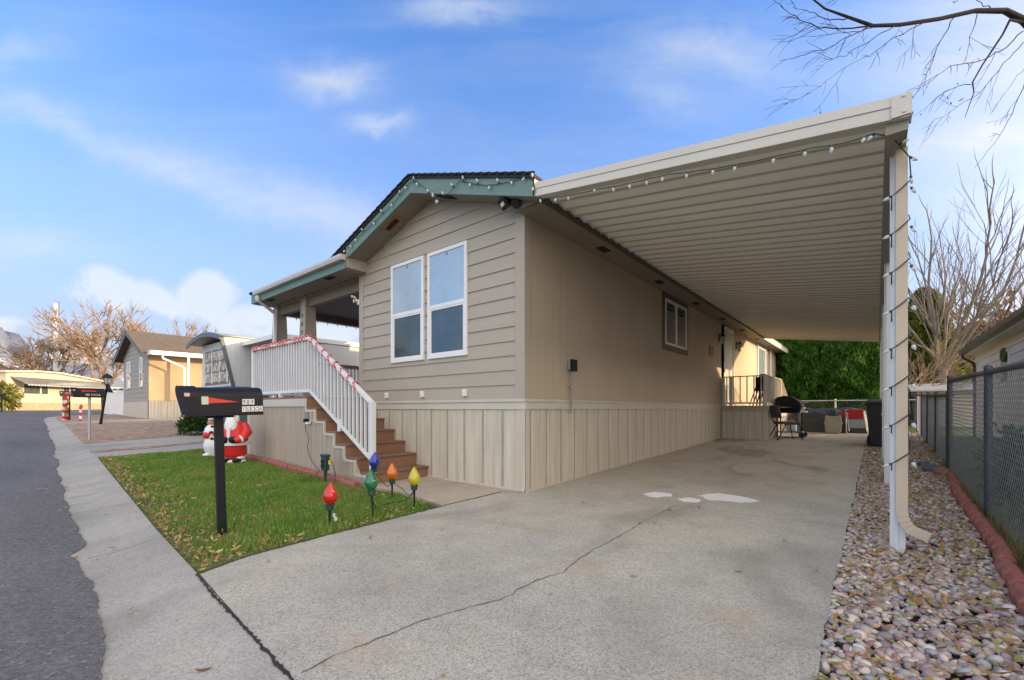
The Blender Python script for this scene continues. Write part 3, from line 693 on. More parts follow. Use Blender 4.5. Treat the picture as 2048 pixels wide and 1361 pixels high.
# front windows
def frame(mb, x0, x1, z0, z1, w, y0, y1, mi=0):
    mb.box(x0,x0+w,y0,y1,z0,z1,mi); mb.box(x1-w,x1,y0,y1,z0,z1,mi); mb.box(x0+w,x1-w,y0,y1,z0,z0+w,mi); mb.box(x0+w,x1-w,y0,y1,z1-w,z1,mi)
for (x0,x1) in ((-3.155,-2.20),(-2.095,-1.13)):
    mb = MB(); frame(mb, x0, x1, 2.055, 3.88, .062, -.062, -.02); mb.box(x0+.062,x1-.062,-.058,-.02,2.905,2.965)
    frame(mb, x0+.062, x1-.062, 2.117, 2.905, .032, -.052, -.02)
    w = obj('window', mb, mt['white'], home, bevel=.004)
    mb = MB(); mb.box(x0+.062,x1-.062,-.046,-.042,2.965,3.818); obj('pane', mb, mt['glassU'], w)
    mb = MB(); mb.box(x0+.094,x1-.094,-.041,-.037,2.149,2.873); obj('pane', mb, mt['glassL'], w)
    mb = MB(); mb.box((x0+x1)/2-.02,(x0+x1)/2+.02,-.052,-.046,3.755,3.80); obj('latch', mb, mt['greyconduit'], w)
# side window, doors, fittings on the long side
def xframe(mb, y0, y1, z0, z1, w, x0, x1, mi=0):
    mb.box(x0,x1,y0,y0+w,z0,z1,mi); mb.box(x0,x1,y1-w,y1,z0,z1,mi); mb.box(x0,x1,y0+w,y1-w,z0,z0+w,mi); mb.box(x0,x1,y0+w,y1-w,z1-w,z1,mi)
mb = MB(); xframe(mb, 5.24, 7.02, 2.61, 3.96, .13, 0, .03); sw = obj('window', mb, mt['olive'], home)
mb = MB(); xframe(mb, 5.37, 6.89, 2.74, 3.83, .05, .0, .045); mb.box(0,.045,6.10,6.16,2.79,3.78); obj('sash', mb, mt['white'], sw)
mb = MB(); mb.box(.005,.012,5.42,6.10,2.79,3.78); obj('pane', mb, mt['blind'], sw)
mb = MB(); mb.box(.005,.012,6.16,6.84,2.79,3.78); obj('pane', mb, mt['glassD'], sw)
mb = MB(); xframe(mb, 10.42, 11.86, 1.40, 3.93, .10, 0, .05); mb.box(0,.05,10.42,10.52,1.4,3.93); d = obj('door', mb, mt['white'], home)
mb = MB(); mb.box(.005,.02,10.52,11.76,1.42,3.83); obj('door_leaf', mb, mt['door'], d)
mb = MB(); mb.box(.02,.06,10.60,10.64,2.4,2.52); obj('handle', mb, mt['steel'], d)
mb = MB(); xframe(mb, 15.9, 17.7, 1.9, 3.93, .14, 0, .04); d = obj('window', mb, mt['white'], home)
mb = MB(); mb.box(.005,.015,16.04,17.56,2.04,3.79); obj('pane', mb, mt['glassU'], d)
mb = MB(); mb.tube([(.06,18.6,3.93),(.06,18.6,1.4)], .04, 8); mb.box(.02,.1,18.53,18.67,2.7,2.86); obj('vent_pipe', mb, mt['white'], home)
def lantern(y, lab):
    t = thing('wall_lantern', lab, 'wall lamp', (0,y,3.25), 0, 'lanterns beside the side door')
    mb = MB(); mb.box(0,.02,y-.05,y+.05,3.35,3.6); mb.beam((.02,y,3.55),(.12,y,3.58),.02,.02); obj('bracket', mb, mt['black'], t)
    mb = MB(); mb.lathe([(.03,3.25),(.055,3.28),(.07,3.5)], (.12,y,0), 8); obj('lamp_shade', mb, mt['lampglass'], t)
    mb = MB(); mb.lathe([(.09,3.5),(.02,3.57),(.01,3.62)], (.12,y,0), 8); obj('cap', mb, mt['black'], t)
lantern(12.35, 'black lantern on the wall to the far side of the grey side door')
lantern(10.1, 'black lantern on the wall just before the grey side door')
mb = MB(); frame(mb, 0,1,0,1,.1,0,1)
t = thing('house_plaque', 'small square yellowish plaque on the tan wall before the side door', 'plaque', (.005,9.2,2.95))
mb = MB(); mb.box(0,.02,9.02,9.38,2.82,3.10); obj('backing', mb, mt['olive'], t)
mb = MB()
for i in range(3): mb.box(.02,.026,9.07,9.33-.04*i,2.86+.08*i,2.89+.08*i)
obj('raised_bar', mb, mt['tape'], t)
t = thing('outlet_box', 'grey electrical box with black cover and conduit on the side wall', 'electrical box', (.0,1.17,1.8))
mb = MB(); mb.box(.022,.075,1.10,1.24,1.83,1.98); obj('box_body', mb, mt['greyconduit'], t, bevel=.005)
mb = MB(); mb.box(.075,.115,1.09,1.25,1.81,2.0); mb.box(.115,.12,1.13,1.21,1.86,1.95); obj('cover', mb, mt['black'], t, bevel=.01)
mb = MB(); mb.tube([(.05,1.16,1.83),(.05,1.16,1.40),(.06,1.15,1.30),(.055,1.14,1.12)], .014, 8); obj('conduit', mb, mt['greyconduit'], t, smooth=50)
mb = MB(); mb.box(.022,.07,1.12,1.20,1.55,1.575); obj('strap', mb, mt['steel'], t)
for x, l in ((-3.30,'white plastic cover on the lap siding nearest the stair rail'),(-2.24,'middle one of three white plastic covers below the windows'),(-1.18,'white plastic cover on the lap siding nearest the house corner')):
    mb = MB(); mb.box(x-.042,x+.042,-.075,-.025,1.40,1.51); mb.box(x-.012,x+.012,-.09,-.075,1.45,1.49)
    tag(obj('outlet_cover', mb, mt['white'], bevel=.02), l, 'outlet cover', 'white covers below the front windows')
t = thing('security_light', 'black security light under the gable at the house corner', 'lamp', (-.08,-.1,4.1))
mb = MB(); mb.tube([(-.05,-.03,4.06),(-.06,-.16,4.08)], .035, 8); obj('arm', mb, mt['blackpl'], t)
mb = MB(); mb.beam((-.12,-.20,4.17),(-.16,-.30,4.08),.20,.16); mb.tube([(0.02,-.16,4.10),(.05,-.28,4.03)], [.05,.07], 10); obj('lamp_head', mb, mt['blackpl'], t, bevel=.012)
mb = MB(); mb.beam((-.162,-.302,4.075),(-.166,-.31,4.07),.10,.05); obj('sensor', mb, mt['white'], t)
t = thing('porch_spotlight', 'small white twin spotlight on the corner of the porch wall', 'lamp', (-4.3,-.05,3.45))
mb = MB(); mb.box(-4.33,-4.26,-.06,.04,3.33,3.44); obj('base', mb, mt['white'], t, bevel=.01)
for dx, dz_ in ((-.16,.12),(-.03,-.02)):
    mb = MB(); mb.tube([(-4.29,-.06,3.40),(-4.29+dx*.45,-.09,3.41+dz_*.7),(-4.29+dx*.7,-.14,3.41+dz_*.7)], [.014,.02,.038], 10); obj('lamp_head', mb, mt['alu'], t, smooth=50)
# ---------------------------------------------------------------- porch
XL = -8.6
mb = MB(); mb.prism([(-.52,4.14),(4.5,5.0),(4.5,5.06),(-.56,4.19)], 'x', XL-.02, -4.05); obj('porch_roof', mb, mt['shingle'], home)
mb = MB(); mb.box(XL,-4.02,-.50,-.47,3.91,4.13); mb.box(XL,XL+.03,-.47,4.5,3.91,4.15); obj('porch_fascia', mb, mt['green'], home)
mb = MB(); mb.box(-4.05,-4.02,-.47,0,3.94,4.2); obj('porch_return', mb, mt['siding'], home)
mb = MB(); mb.box(XL+.03,-4.05,-.47,.26,3.915,3.93); mb.box(XL+.03,XL+.5,.26,4.5,3.915,3.93); obj('porch_soffit', mb, mt['soffit'], home)
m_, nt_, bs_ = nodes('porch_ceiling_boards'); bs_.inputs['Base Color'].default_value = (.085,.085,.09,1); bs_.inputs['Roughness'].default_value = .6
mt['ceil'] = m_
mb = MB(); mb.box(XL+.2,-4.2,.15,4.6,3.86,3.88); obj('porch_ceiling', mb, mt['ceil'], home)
mb = MB(); mb.box(XL+.15,-4.27,.13,.25,3.70,3.915); mb.box(XL+.15,XL+.33,.2,4.5,3.70,3.915); obj('porch_beam', mb, mt['soffit'], home)
mb = MB(); mb.prism([(-.595,4.065),(-.50,4.065),(-.50,4.165),(-.605,4.165),(-.61,4.12)], 'x', XL+.35, -3.99); obj('gutter', mb, mt['gutter'], home)
mb = MB()
pts = [(XL+.55,-.56,4.03),(XL+.55,-.56,3.93),(XL+.33,-.06,3.70),(XL+.33,-.06,1.45)]
for a, b in zip(pts, pts[1:]): mb.beam(a, b, .075, .06, up=(0,1,.01))
obj('downspout', mb, mt['white'], home)
for x, nm in ((-6.925,True),(-8.53,False)):
    mb = MB(); wt, wb = .110, .185
    V = []
    for z, w, in ((1.42,wb),(3.914,wt)):
        V += [(x-w,.18-w,z),(x+w,.18-w,z),(x+w,.18+w,z),(x-w,.18+w,z)]
    mb.add(V, [(0,3,2,1),(4,5,6,7),(0,1,5,4),(1,2,6,5),(2,3,7,6),(3,0,4,7)])
    c = obj('column', mb, mt['siding'], home, bevel=.006)
    mb = MB()
    for z, w in ((1.42,wb),):
        for sx_ in (-1,1):
            mb.beam((x+sx_*(wb-.015),.18-wb-.006,1.42),(x+sx_*(wt-.012),.18-wt-.006,3.90),.035,.012,up=(0,1,0)); mb.beam((x+wb+.006,.18+sx_*(wb-.015),1.42),(x+wt+.006,.18+sx_*(wt-.012),3.90),.012,.035,up=(0,1,0))
    obj('corner_trim', mb, mt['siding'], c)
    if nm:
        for i, ch in enumerate('989'):
            text('numeral', ch, .15, mt['digits'], (x-.045,.18-.137-.007-.006*i,3.42-.20*i), (R(88.3),0,0), c, .003)
# floor, landing, skirting
mb = MB(); mb.box(XL,-4.26,0,4.6,1.36,1.42); mb.box(-6.81,-4.10,-1.2,0,1.385,1.425); mb.box(XL,-4.2,4.5,4.6,1.42,3.9); obj('porch_floor', mb, mt['brownd'], home)
mb = MB(); mb.box(-6.83,-4.08,-1.225,-1.2,1.24,1.385); mb.box(-6.83,-6.81,-1.2,0,1.24,1.385); mb.box(XL-.02,-6.83,-.02,0,1.24,1.385); obj('porch_band', mb, mt['band'], home, bevel=.004)
XS = [-2.13,-2.45,-2.78,-3.10,-3.43,-3.76,-4.10]; ZS = [.21,.42,.62,.82,1.02,1.22,1.425]
def stair_top(u):
    x = -6.81+u
    for xr, z in zip(XS[::-1], ZS[::-1]):
        pass
    if x <= -4.10: return 1.24
    for i in range(len(XS)-1):
        if XS[i+1] < x <= XS[i]: return ZS[i]-.035
    return .17
skirting('porch_skirting', home, -2.13+6.81, lambda u,d,z: (-6.81+u,-1.2-d,z), lambda u: g(-6.81+u,-1.2)-.05, stair_top, [mt['decksk'],mt['decksk']], start=.1)
mb = MB(); mb.box(-6.815,-6.81,-1.2,0,.0,1.24); mb.box(-6.83,-6.72,-1.215,-1.2,.05,1.24); obj('porch_side_skirting', mb, mt['band'], home)
mb = MB()
for i in range(6):
    mb.box(XS[i+1],XS[i]+.002,-1.217,-1.19,ZS[i]-.075,ZS[i]-.035); mb.box(XS[i]-.035,XS[i]+.003,-1.218,-1.19,(ZS[i-1] if i else .0)-.05,ZS[i]-.03)
mb.box(-4.135,-4.097,-1.218,-1.19,1.17,1.24)
obj('stair_edge_trim', mb, mt['band'], home)
for i in range(7):
    mb = MB(); zb = ZS[i-1]+.0 if i else .0; mb.box(XS[i]-.025,XS[i],-1.185,-.02,zb,ZS[i]-.032); obj('riser', mb, mt['brown'], home)
    if i < 6:
        mb = MB(); mb.box(XS[i+1]-.0,XS[i]+.028,-1.187,-.018,ZS[i]-.032,ZS[i]); obj('tread', mb, mt['brownd'], home, bevel=.006)
# railing
def railing(name, parent, segs, mat, posts=(), balw=.034, pitch=.115, toph=.05):
    mb = MB()
    for (a,b,zt0,zt1,zb0,zb1) in segs:
        mb.beam((*a,zt0),(*b,zt1),.085,toph); mb.beam((*a,zb0),(*b,zb1),.045,.05)
    for (x,y,z0,z1) in posts: mb.beam((x,y,z0),(x,y,z1),.075,.075)
    rl = obj(name, mb, mat, parent, bevel=.005)
    for (a,b,zt0,zt1,zb0,zb1) in segs:
        L = math.dist(a,b); n = max(2,round(L/pitch))
        for i in range(n):
            t = (i+.5)/n; x, y = a[0]+(b[0]-a[0])*t, a[1]+(b[1]-a[1])*t
            q = MB(); q.box(x-balw/2,x+balw/2,y-balw/2,y+balw/2, zb0+(zb1-zb0)*t, zt0+(zt1-zt0)*t-.015); obj('baluster', q, mat, rl)
    return rl
railing('railing', home, [((-6.79,-1.10),(-4.17,-1.10),2.50,2.50,1.53,1.53),((-4.17,-1.10),(-2.16,-1.10),2.50,1.29,1.53,.40)], mt['railwhite'],
        [(-6.79,-1.10,1.42,2.5),(-5.4,-1.10,1.42,1.53),(-3.1,-1.10,.82,1.02),(-2.14,-1.10,.20,1.30)])
railing('railing', home, [((-6.79,-1.06),(-6.79,-.02),2.50,2.50,1.53,1.53)], mt['railwhite'])
rl = railing('railing', home, [((XL+.25,.5),(XL+.25,4.4),2.42,2.42,1.53,1.53)], mt['railwhite'])
mb = MB(); mb.box(XL+.18,XL+.32,.4,4.5,2.43,2.50); obj('cap_rail', mb, mt['decksk'], home)
# porch furniture seen under the rail
t = thing('patio_bench', 'white slatted bench on the porch behind the railing', 'bench', (-5.6,.9,1.42))
mb = MB()
for i in range(4): mb.box(-6.2,-5.0,.7+.11*i,.79+.11*i,1.82,1.84)
obj('seat', mb, mt['white'], t)
mb = MB()
for i in range(8): mb.box(-6.15+.16*i,-6.09+.16*i,1.12,1.15,1.84,2.25)
mb.box(-6.2,-5.0,1.11,1.16,2.25,2.31); obj('backrest', mb, mt['white'], t)
for sx_ in (-6.15,-5.05):
    for sy in (.74,1.1): 
        mb = MB(); mb.box(sx_-.03,sx_+.03,sy-.03,sy+.03,1.425,1.82); obj('leg', mb, mt['white'], t)
# red and white garland wound round the rail
mb = MB(); pts = []
def rail_pt(s):
    if s < 2.62: return (-6.79+s,-1.10,2.50)
    q = (s-2.62)/2.35; return (-4.17+2.01*q,-1.10,2.50-1.21*q)
s = -.02
while s < 4.55:
    c = rail_pt(max(0,s)); k = 27 if s < 2.62 else 13
    wob = .012*math.sin(s*17)
    pts.append((c[0]+wob, c[1]+(.062+.012*math.sin(s*9))*math.cos(s*k*2), c[2]+.012+(.050+.014*math.sin(s*13))*math.sin(s*k*2))); s += .019
mb.tube(pts, .014, 5)
tag(obj('garland', mb, mt['candy'], smooth=60), 'red and white twisted garland wound around the porch stair rail', 'garland')
# ---------------------------------------------------------------- side porch at the back
sp = thing('side_porch', 'small side porch with cream skirting and slim railing by the side door', 'porch', (.7,12,g(.7,12)))
mb = MB(); mb.box(.03,1.36,10.28,13.9,1.24,1.30); obj('platform', mb, mt['decksk'], sp)
mb = MB(); mb.box(.03,1.35,10.265,10.28,1.13,1.24); mb.box(1.35,1.37,10.265,13.9,1.13,1.24); obj('band', mb, mt['decksk'], sp)
skirting('skirting', sp, 1.32, lambda u,d,z: (.03+u,10.29-d,z), lambda u: g(0,10.3)-.02, 1.13, [mt['skirt'],mt['decksk']], .2, start=.0)
skirting('skirting', sp, 3.6, lambda u,d,z: (1.35+d,10.29+u,z), lambda u: g(0,10.3+u)-.02, 1.13, [mt['skirt'],mt['skirt']], .3)
railing('railing', sp, [((.08,10.33),(1.25,10.33),2.22,2.22,1.38,1.38)], mt['alu'], [(.08,10.33,1.3,2.22),(.30,10.33,1.3,2.22),(1.25,10.33,1.3,2.22)], .03, .21, .03)
railing('railing', sp, [((1.29,10.36),(1.29,12.9),2.22,2.22,1.38,1.38),((1.29,12.9),(1.29,15.2),2.22,1.25,1.38,.5)], mt['alu'], [(1.29,12.9,1.3,2.2)], .03, .15, .03)
t = thing('folding_chairs', 'dark folded chairs leaning on the side porch railing', 'folded chairs', (.9,10.6,1.3))
for i in range(3):
    mb = MB(); x0 = .78+.10*i
    for y in (10.5,10.95): mb.tube([(x0+.02,y,1.31),(x0+.34-.05*i,y-.1,2.26)], .016, 6); mb.tube([(x0+.22,y,1.31),(x0+.22,y-.12,2.1)], .014, 6)
    mb.tube([(x0+.34-.05*i,10.4,2.26),(x0+.34-.05*i,10.85,2.26)], .016, 6); mb.box(x0+.2,x0+.23,10.42,10.86,1.75,2.2); obj('chair_frame', mb, mt['black'], t)
# ---------------------------------------------------------------- CARPORT
mt['beam_shade'] = M('shaded_beam_metal', (.27,.245,.20), .45, .06, 2)  # darker tone puts the shade below the roof edge into the beam
mt['seam_shade'] = M('seam_shade_metal', (.56,.53,.46), .4, .05, 2)
car = thing('carport', 'attached cream metal carport roof on slim white posts over the driveway', 'carport', (4.03,7,.17))
def cz(x): return 3.955-.135*(x-.5)
# pans run along X, the profile repeats along Y
mb = MB(); Y0, Y1 = -.38, 14.2; prof = []; y = Y0
while y < Y1-.05:
    for dy, dz_ in ((0,0),(.075,0),(.095,.085),(.125,.085),(.175,.055),(.225,.02),(.265,.003)): prof.append((y+dy,dz_))
    y += .265
NX = 7
vs = []; 
for i in range(NX+1):
    x = .47+(4.00-.47)*i/NX
    for (yy,dz_) in prof: vs.append((x,yy,cz(x)+.018+dz_))
k = len(prof)
mb.add(vs, [(i*k+j,i*k+j+1,(i+1)*k+j+1,(i+1)*k+j) for i in range(NX) for j in range(k-1)])
o = obj('roof_panel', mb, mt['pan'], car); md = o.modifiers.new('thick','SOLIDIFY'); md.thickness = .006; md.offset = 1
mb = MB(); y = Y0
while y < Y1-.05:
    mb.add([(x,yy,cz(x)+zz) for x in (.52,3.97) for yy in (y+.004,y+.018) for zz in (-.006,.0175)], [(0,1,3,2),(4,6,7,5),(0,4,5,1),(2,3,7,6),(1,5,7,3),(0,2,6,4)]); y += .265
obj('pan_seam_shade', mb, mt['seam_shade'], car)  # added seam strips, coloured darker than the pans to suggest shaded grooves
mb = MB()
for (za,zb_,ya,yb) in ((-.02,.062,-.45,-.40),(.068,.145,-.458,-.40),(.060,.070,-.447,-.40)):
    mb.add([(x,yy,cz(x)+zz) for x in (.52,4.085) for yy in (ya,yb) for zz in (za,zb_)], [(0,1,3,2),(4,6,7,5),(0,4,5,1),(2,3,7,6),(1,5,7,3),(0,2,6,4)])
mb.add([(x,yy,cz(x)+zz) for x in (.52,4.085) for yy in (-.45,-.33) for zz in (-.028,-.0195)], [(0,1,3,2),(4,6,7,5),(0,4,5,1),(2,3,7,6),(1,5,7,3),(0,2,6,4)])
obj('fascia', mb, mt['alu'], car)
mb = MB(); mb.box(3.975,4.092,-.466,-.455,cz(4.0)-.024,cz(4.0)+.142); mb.box(4.086,4.096,-.46,-.3,cz(4.08)-.02,cz(4.08)+.145)
c_ = obj('fascia_end_cap', mb, mt['alu'], car)
mb = MB()
for z in (cz(4)+.005,cz(4)+.125): mb.lathe([(.012,-.474),(.012,-.466)], (4.05,0,z), 8, 'y'); mb.lathe([(.012,4.096),(.012,4.106)], (0,-.40,z), 8, 'x')
obj('bolt', mb, mt['steel'], c_)
mb = MB(); mb.add([(x,yy,cz(x)+zz) for x in (.47,4.07) for yy in (14.17,14.22) for zz in (-.05,.10)], [(0,1,3,2),(4,6,7,5),(0,4,5,1),(2,3,7,6),(1,5,7,3),(0,2,6,4)])
obj('rear_fascia', mb, mt['alu'], car)
mb = MB(); mb.box(.506,.55,-.40,14.2,3.90,3.957); mb.box(.506,.513,-.40,14.2,3.955,4.10); obj('shade_ledger', mb, mt['shade_ledger'], car)  # dark strip puts the carport's shade onto the cream eave fascia
mb = MB(); mb.prism([(3.94,3.37),(4.075,3.37),(4.085,3.52),(3.94,3.52)], 'y', -.40, 14.2); obj('gutter_beam', mb, mt['beam_shade'], car)
for y in (0.03,3.65,7.0,10.5,13.9):
    mb = MB(); zg = g(4,y)-.06
    mb.prism([(4.000,y-.045),(4.030,y-.045),(4.034,y-.036),(4.042,y-.036),(4.046,y-.045),(4.075,y-.045),(4.075,y+.045),(4.000,y+.045)], 'z', zg, 3.37); mb.box(3.975,4.0,y-.012,y+.012,zg,3.37)
    obj('post', mb, mt['postwhite'], car)
mb = MB(); pts = []
x0, yd, w, dpt = 4.048, -.075, .078, .055
path = [(x0,3.375),(x0,1.02),(x0+.001,.98),(x0,.36)]+[(x0+.13*(1-math.cos(a)),.36-.19*math.sin(a)) for a in [PI*.5*.72*i/9 for i in range(1,10)]]
e0 = path[-1]; path.append((e0[0]+.095,e0[1]-.035))
vs = []
for i, (x,z) in enumerate(path):
    a = path[max(0,i-1)]; b = path[min(len(path)-1,i+1)]; L = math.dist(a,b); dx, dz_ = (b[0]-a[0])/L, (b[1]-a[1])/L
    nx, nz = -dz_, dx; ww = w*(1.07 if 4 <= i <= 12 and i%2 else 1.0)
    for s1, s2 in ((-1,-1),(1,-1),(1,1),(-1,1)): vs.append((x+nx*s1*ww/2, yd+s2*dpt/2*(1.06 if ww>w else 1), z+nz*s1*ww/2))
n = len(path); mb.add(vs, [(i*4+j,i*4+(j+1)%4,(i+1)*4+(j+1)%4,(i+1)*4+j) for i in range(n-1) for j in range(4)]+[(0,3,2,1),((n-1)*4,(n-1)*4+1,(n-1)*4+2,(n-1)*4+3)])
obj('downspout', mb, mt['spout'], car, fix=True, bevel=.008)
# ---------------------------------------------------------------- string lights
def bulb(parent, p, d, s=1.0):
    d = Vector(d).normalized(); p = Vector(p)
    mb = MB(); mb.tube([p, p+d*.022*s], .010*s, 8); sk_ = obj('socket', mb, mt['socket'], parent)
    q = MB(); q.tube([p+d*t*s for t in (.020,.030,.042,.055,.068)], [.009*s,.0145*s,.0155*s,.010*s,.002*s], 8); obj('bulb', q, mt['bulb'], parent, smooth=60)
def lights(label, path, bulbs, r=.0048, s=1.0, group='strings of clear bulbs'):
    t = thing('string_lights', label, 'string lights', path[0], 0, group)
    pts = []
    for a, b in zip(path, path[1:]):
        L = math.dist(a,b); n = max(2,int(L/.09))
        for i in range(n):
            u = i/n; p = Vector(a).lerp(Vector(b),u); p.z -= .018*math.sin(PI*u)*min(1,L); pts.append(p)
    pts.append(Vector(path[-1]))
    mb = MB(); mb.tube(pts, r, 5); obj('cable', mb, mt['wire'], t, smooth=60)
    for p, d in bulbs: bulb(t, p, d, s)
    return t
rb = random.Random(4); Yg = -.468
gp = [(-3.97,-.60,4.19),(-3.88,Yg,4.30),(-3.6,Yg,4.42),(-3.12,Yg,4.55),(-2.59,Yg,4.70),(-2.31,Yg,4.80),(-2.06,Yg,4.93),(-1.88,Yg,4.90),(-1.68,Yg-.01,4.74),(-1.41,-.50,4.47),(-1.27,-.50,4.40),(-1.09,-.49,4.44),(-.85,Yg,4.57),(-.59,Yg,4.44),(-.3,Yg,4.32),(-.02,Yg,4.26),(.37,Yg,4.22),(.49,Yg,4.14),(.53,Yg-.005,3.97)]
bl = []
for i, u in enumerate([.5,1.2,1.9,2.4,3.1,3.6,4.3,5.0,5.8,6.7,7.2,8.6,9.0,9.25,9.6,10.0,10.6,11.5,12.3,12.8,13.4,14.2,14.8,15.4,16.1,17.0,17.6]):
    a, b = gp[int(u)], gp[int(u)+1]; p = Vector(a).lerp(Vector(b),u%1); p.y -= .012
    bl.append((p, (rb.uniform(-.6,.6), -.25, rb.choice((-1,-1,.8,-.6)))))
lights('string of clear bulbs drooping along the green gable trim', gp, bl, s=1.15)
cpth = [(.53,-.475,3.95),(.66,-.475,3.90),(1.03,-.475,3.825),(1.44,-.475,3.77),(1.8,-.475,3.715),(2.03,-.475,3.69),(2.24,-.475,3.665),(2.54,-.475,3.60),(2.86,-.475,3.545),(3.22,-.475,3.50),(3.46,-.475,3.475),(3.69,-.475,3.43),(3.87,-.475,3.435),(3.98,-.30,3.40),(4.095,-.14,3.26),(4.105,-.10,3.1)]
cpth = [(x,y,z-.055) if i < 13 else (x,y,z) for i, (x,y,z) in enumerate(cpth)]
bl = []
for u, d in ((.6,(.2,0,-1)),(1.5,(0,0,-1)),(2.0,(0,0,-1)),(2.9,(0,-.5,-.4)),(3.5,(0,0,-1)),(4.0,(.3,0,-1)),(4.9,(0,0,-1)),(5.7,(0,-.2,-1)),(6.6,(0,0,-1)),(7.4,(0,0,-1)),(8.0,(0,0,-1)),(8.9,(-.2,0,-1)),(9.8,(0,0,-1)),(10.6,(0,0,-1)),(11.7,(-.2,-.3,-.6)),(12.05,(-.8,0,-.7)),(13.4,(1,0,.3)),(14.0,(1,0,-.9)),(14.9,(.1,0,-1))):
    a, b = cpth[int(u)], cpth[min(len(cpth)-1,int(u)+1)]; bl.append((Vector(a).lerp(Vector(b),u%1), d))
lights('string of clear bulbs hung below the front edge of the carport roof', cpth, bl)
# spiral round the first post
pth = []; zz = 3.08; bl = []; xs0, xs1, ys0, ys1 = 3.985, 4.100, -.115, .090
i = 0
while zz > .55:
    for (x,y,dz_) in ((xs1,ys0,.0),(xs0,ys0,.14),(xs0,ys1,.05),(xs1,ys1,.05)):
        z = zz-(.0 if (x,y)==(xs1,ys0) else 0); pth.append((x,y,zz)); zz -= 0.02 if (x,y) in ((xs0,ys1),) else (.10 if (x,y)==(xs0,ys0) else .10)
    bl.append(((xs0,ys0-.005,pth[-3][2]), (-.9,-.2,-.45))); bl.append(((xs1+.004,ys0,pth[-4][2]-.06), (.5,-.1,-1)))
    i += 1
lights('string of clear bulbs wound around the front carport post and downspout', pth, bl)
pb = []; pp = []
for i in range(27):
    x = -4.35-.153*i; pp.append((x,-.02-.012*(i%2),3.93-.03*(i%2)))
    if i % 2: pb.append((pp[-1],(0,-.2,-1)))
lights('string of small bulbs along the front porch beam', pp, pb, .005, .8)
pp = [(XL+.12,.3+.3*i,3.70) for i in range(14)]
lights('string of small bulbs along the far porch beam', pp, [(p,(0,0,-1)) for p in pp[1:]], .004, .9)
# ================================================================== MAILBOXES
def mailbox_body(t, L, W, H, lines, face_text=True, doorgap=.10):
    """local: axis along y, front (door) at -y, centre of the floor at origin"""
    mb = MB(); prof = []
    for i in range(11):
        a = PI*i/10; prof.append((W/2*math.cos(a), H-W*.34+W*.34*math.sin(a)))
    prof = [(W/2,0)]+prof+[(-W/2,0)]
    mb.prism(prof, 'y', -L/2, L/2); mb.box(-W/2-.006,W/2+.006,-L/2,L/2,-.012,.004)
    obj('box_body', mb, mt['black'], t, smooth=35, bevel=.004, local=True)
    mb = MB(); pr = [(x*1.06, z*1.05) for x, z in prof]
    a0 = (-L/2-.012,-.0); 
    vs = [(x,-L/2-.008-doorgap*max(0,z)/H*.75,z) for x,z in pr]+[(x,-L/2-.022-doorgap*max(0,z)/H*.75,z) for x,z in pr]
    vs2 = [(x*1.0,-L/2+.05,z) for x,z in pr]; n = len(pr)
    mb.add(vs+vs2, [tuple(range(n))[::-1], tuple(range(n,2*n))]+[(i,(i+1)%n,n+(i+1)%n,n+i) for i in range(n)]+[(2*n+i,2*n+(i+1)%n,(i+1)%n,i) for i in range(n)])
    d = obj('door', mb, mt['black'], t, fix=True, local=True)
    zz = H*.74; yy = -L/2-.045-doorgap*.55
    mb = MB(); x = W/2; mb.box(x-.003,x+.0095,yy+.035,yy+.075,zz-.020,zz+.012); obj('door_label', mb, mt['pink'], d, local=True)
mbx = thing('mailbox', 'large black mailbox on a square black post at the lawn corner, door tilted open', 'mailbox', (0,0,0))
mailbox_body(mbx, .60, .27, .265, [], doorgap=.075)
mb = MB(); mb.box(-.035,.035,-.095,-.025,-1.2,-.012); mb.box(-.06,.06,-.18,.06,-.03,-.012); obj('post', mb, mt['black'], mbx, bevel=.004, local=True)
X = .137
mb = MB(); mb.add([(X+e,y,z) for e in (0,.008) for y,z in ((-.175,.168),(.085,.118),(-.175,.110))], [(0,2,1),(3,4,5),(0,1,4,3),(1,2,5,4),(2,0,3,5)]); obj('flag', mb, mt['red'], mbx, fix=True, local=True)
mb = MB(); mb.box(X-.002,X+.012,-.225,-.17,.10,.175); obj('flag_bracket', mb, mt['steel'], mbx, local=True)
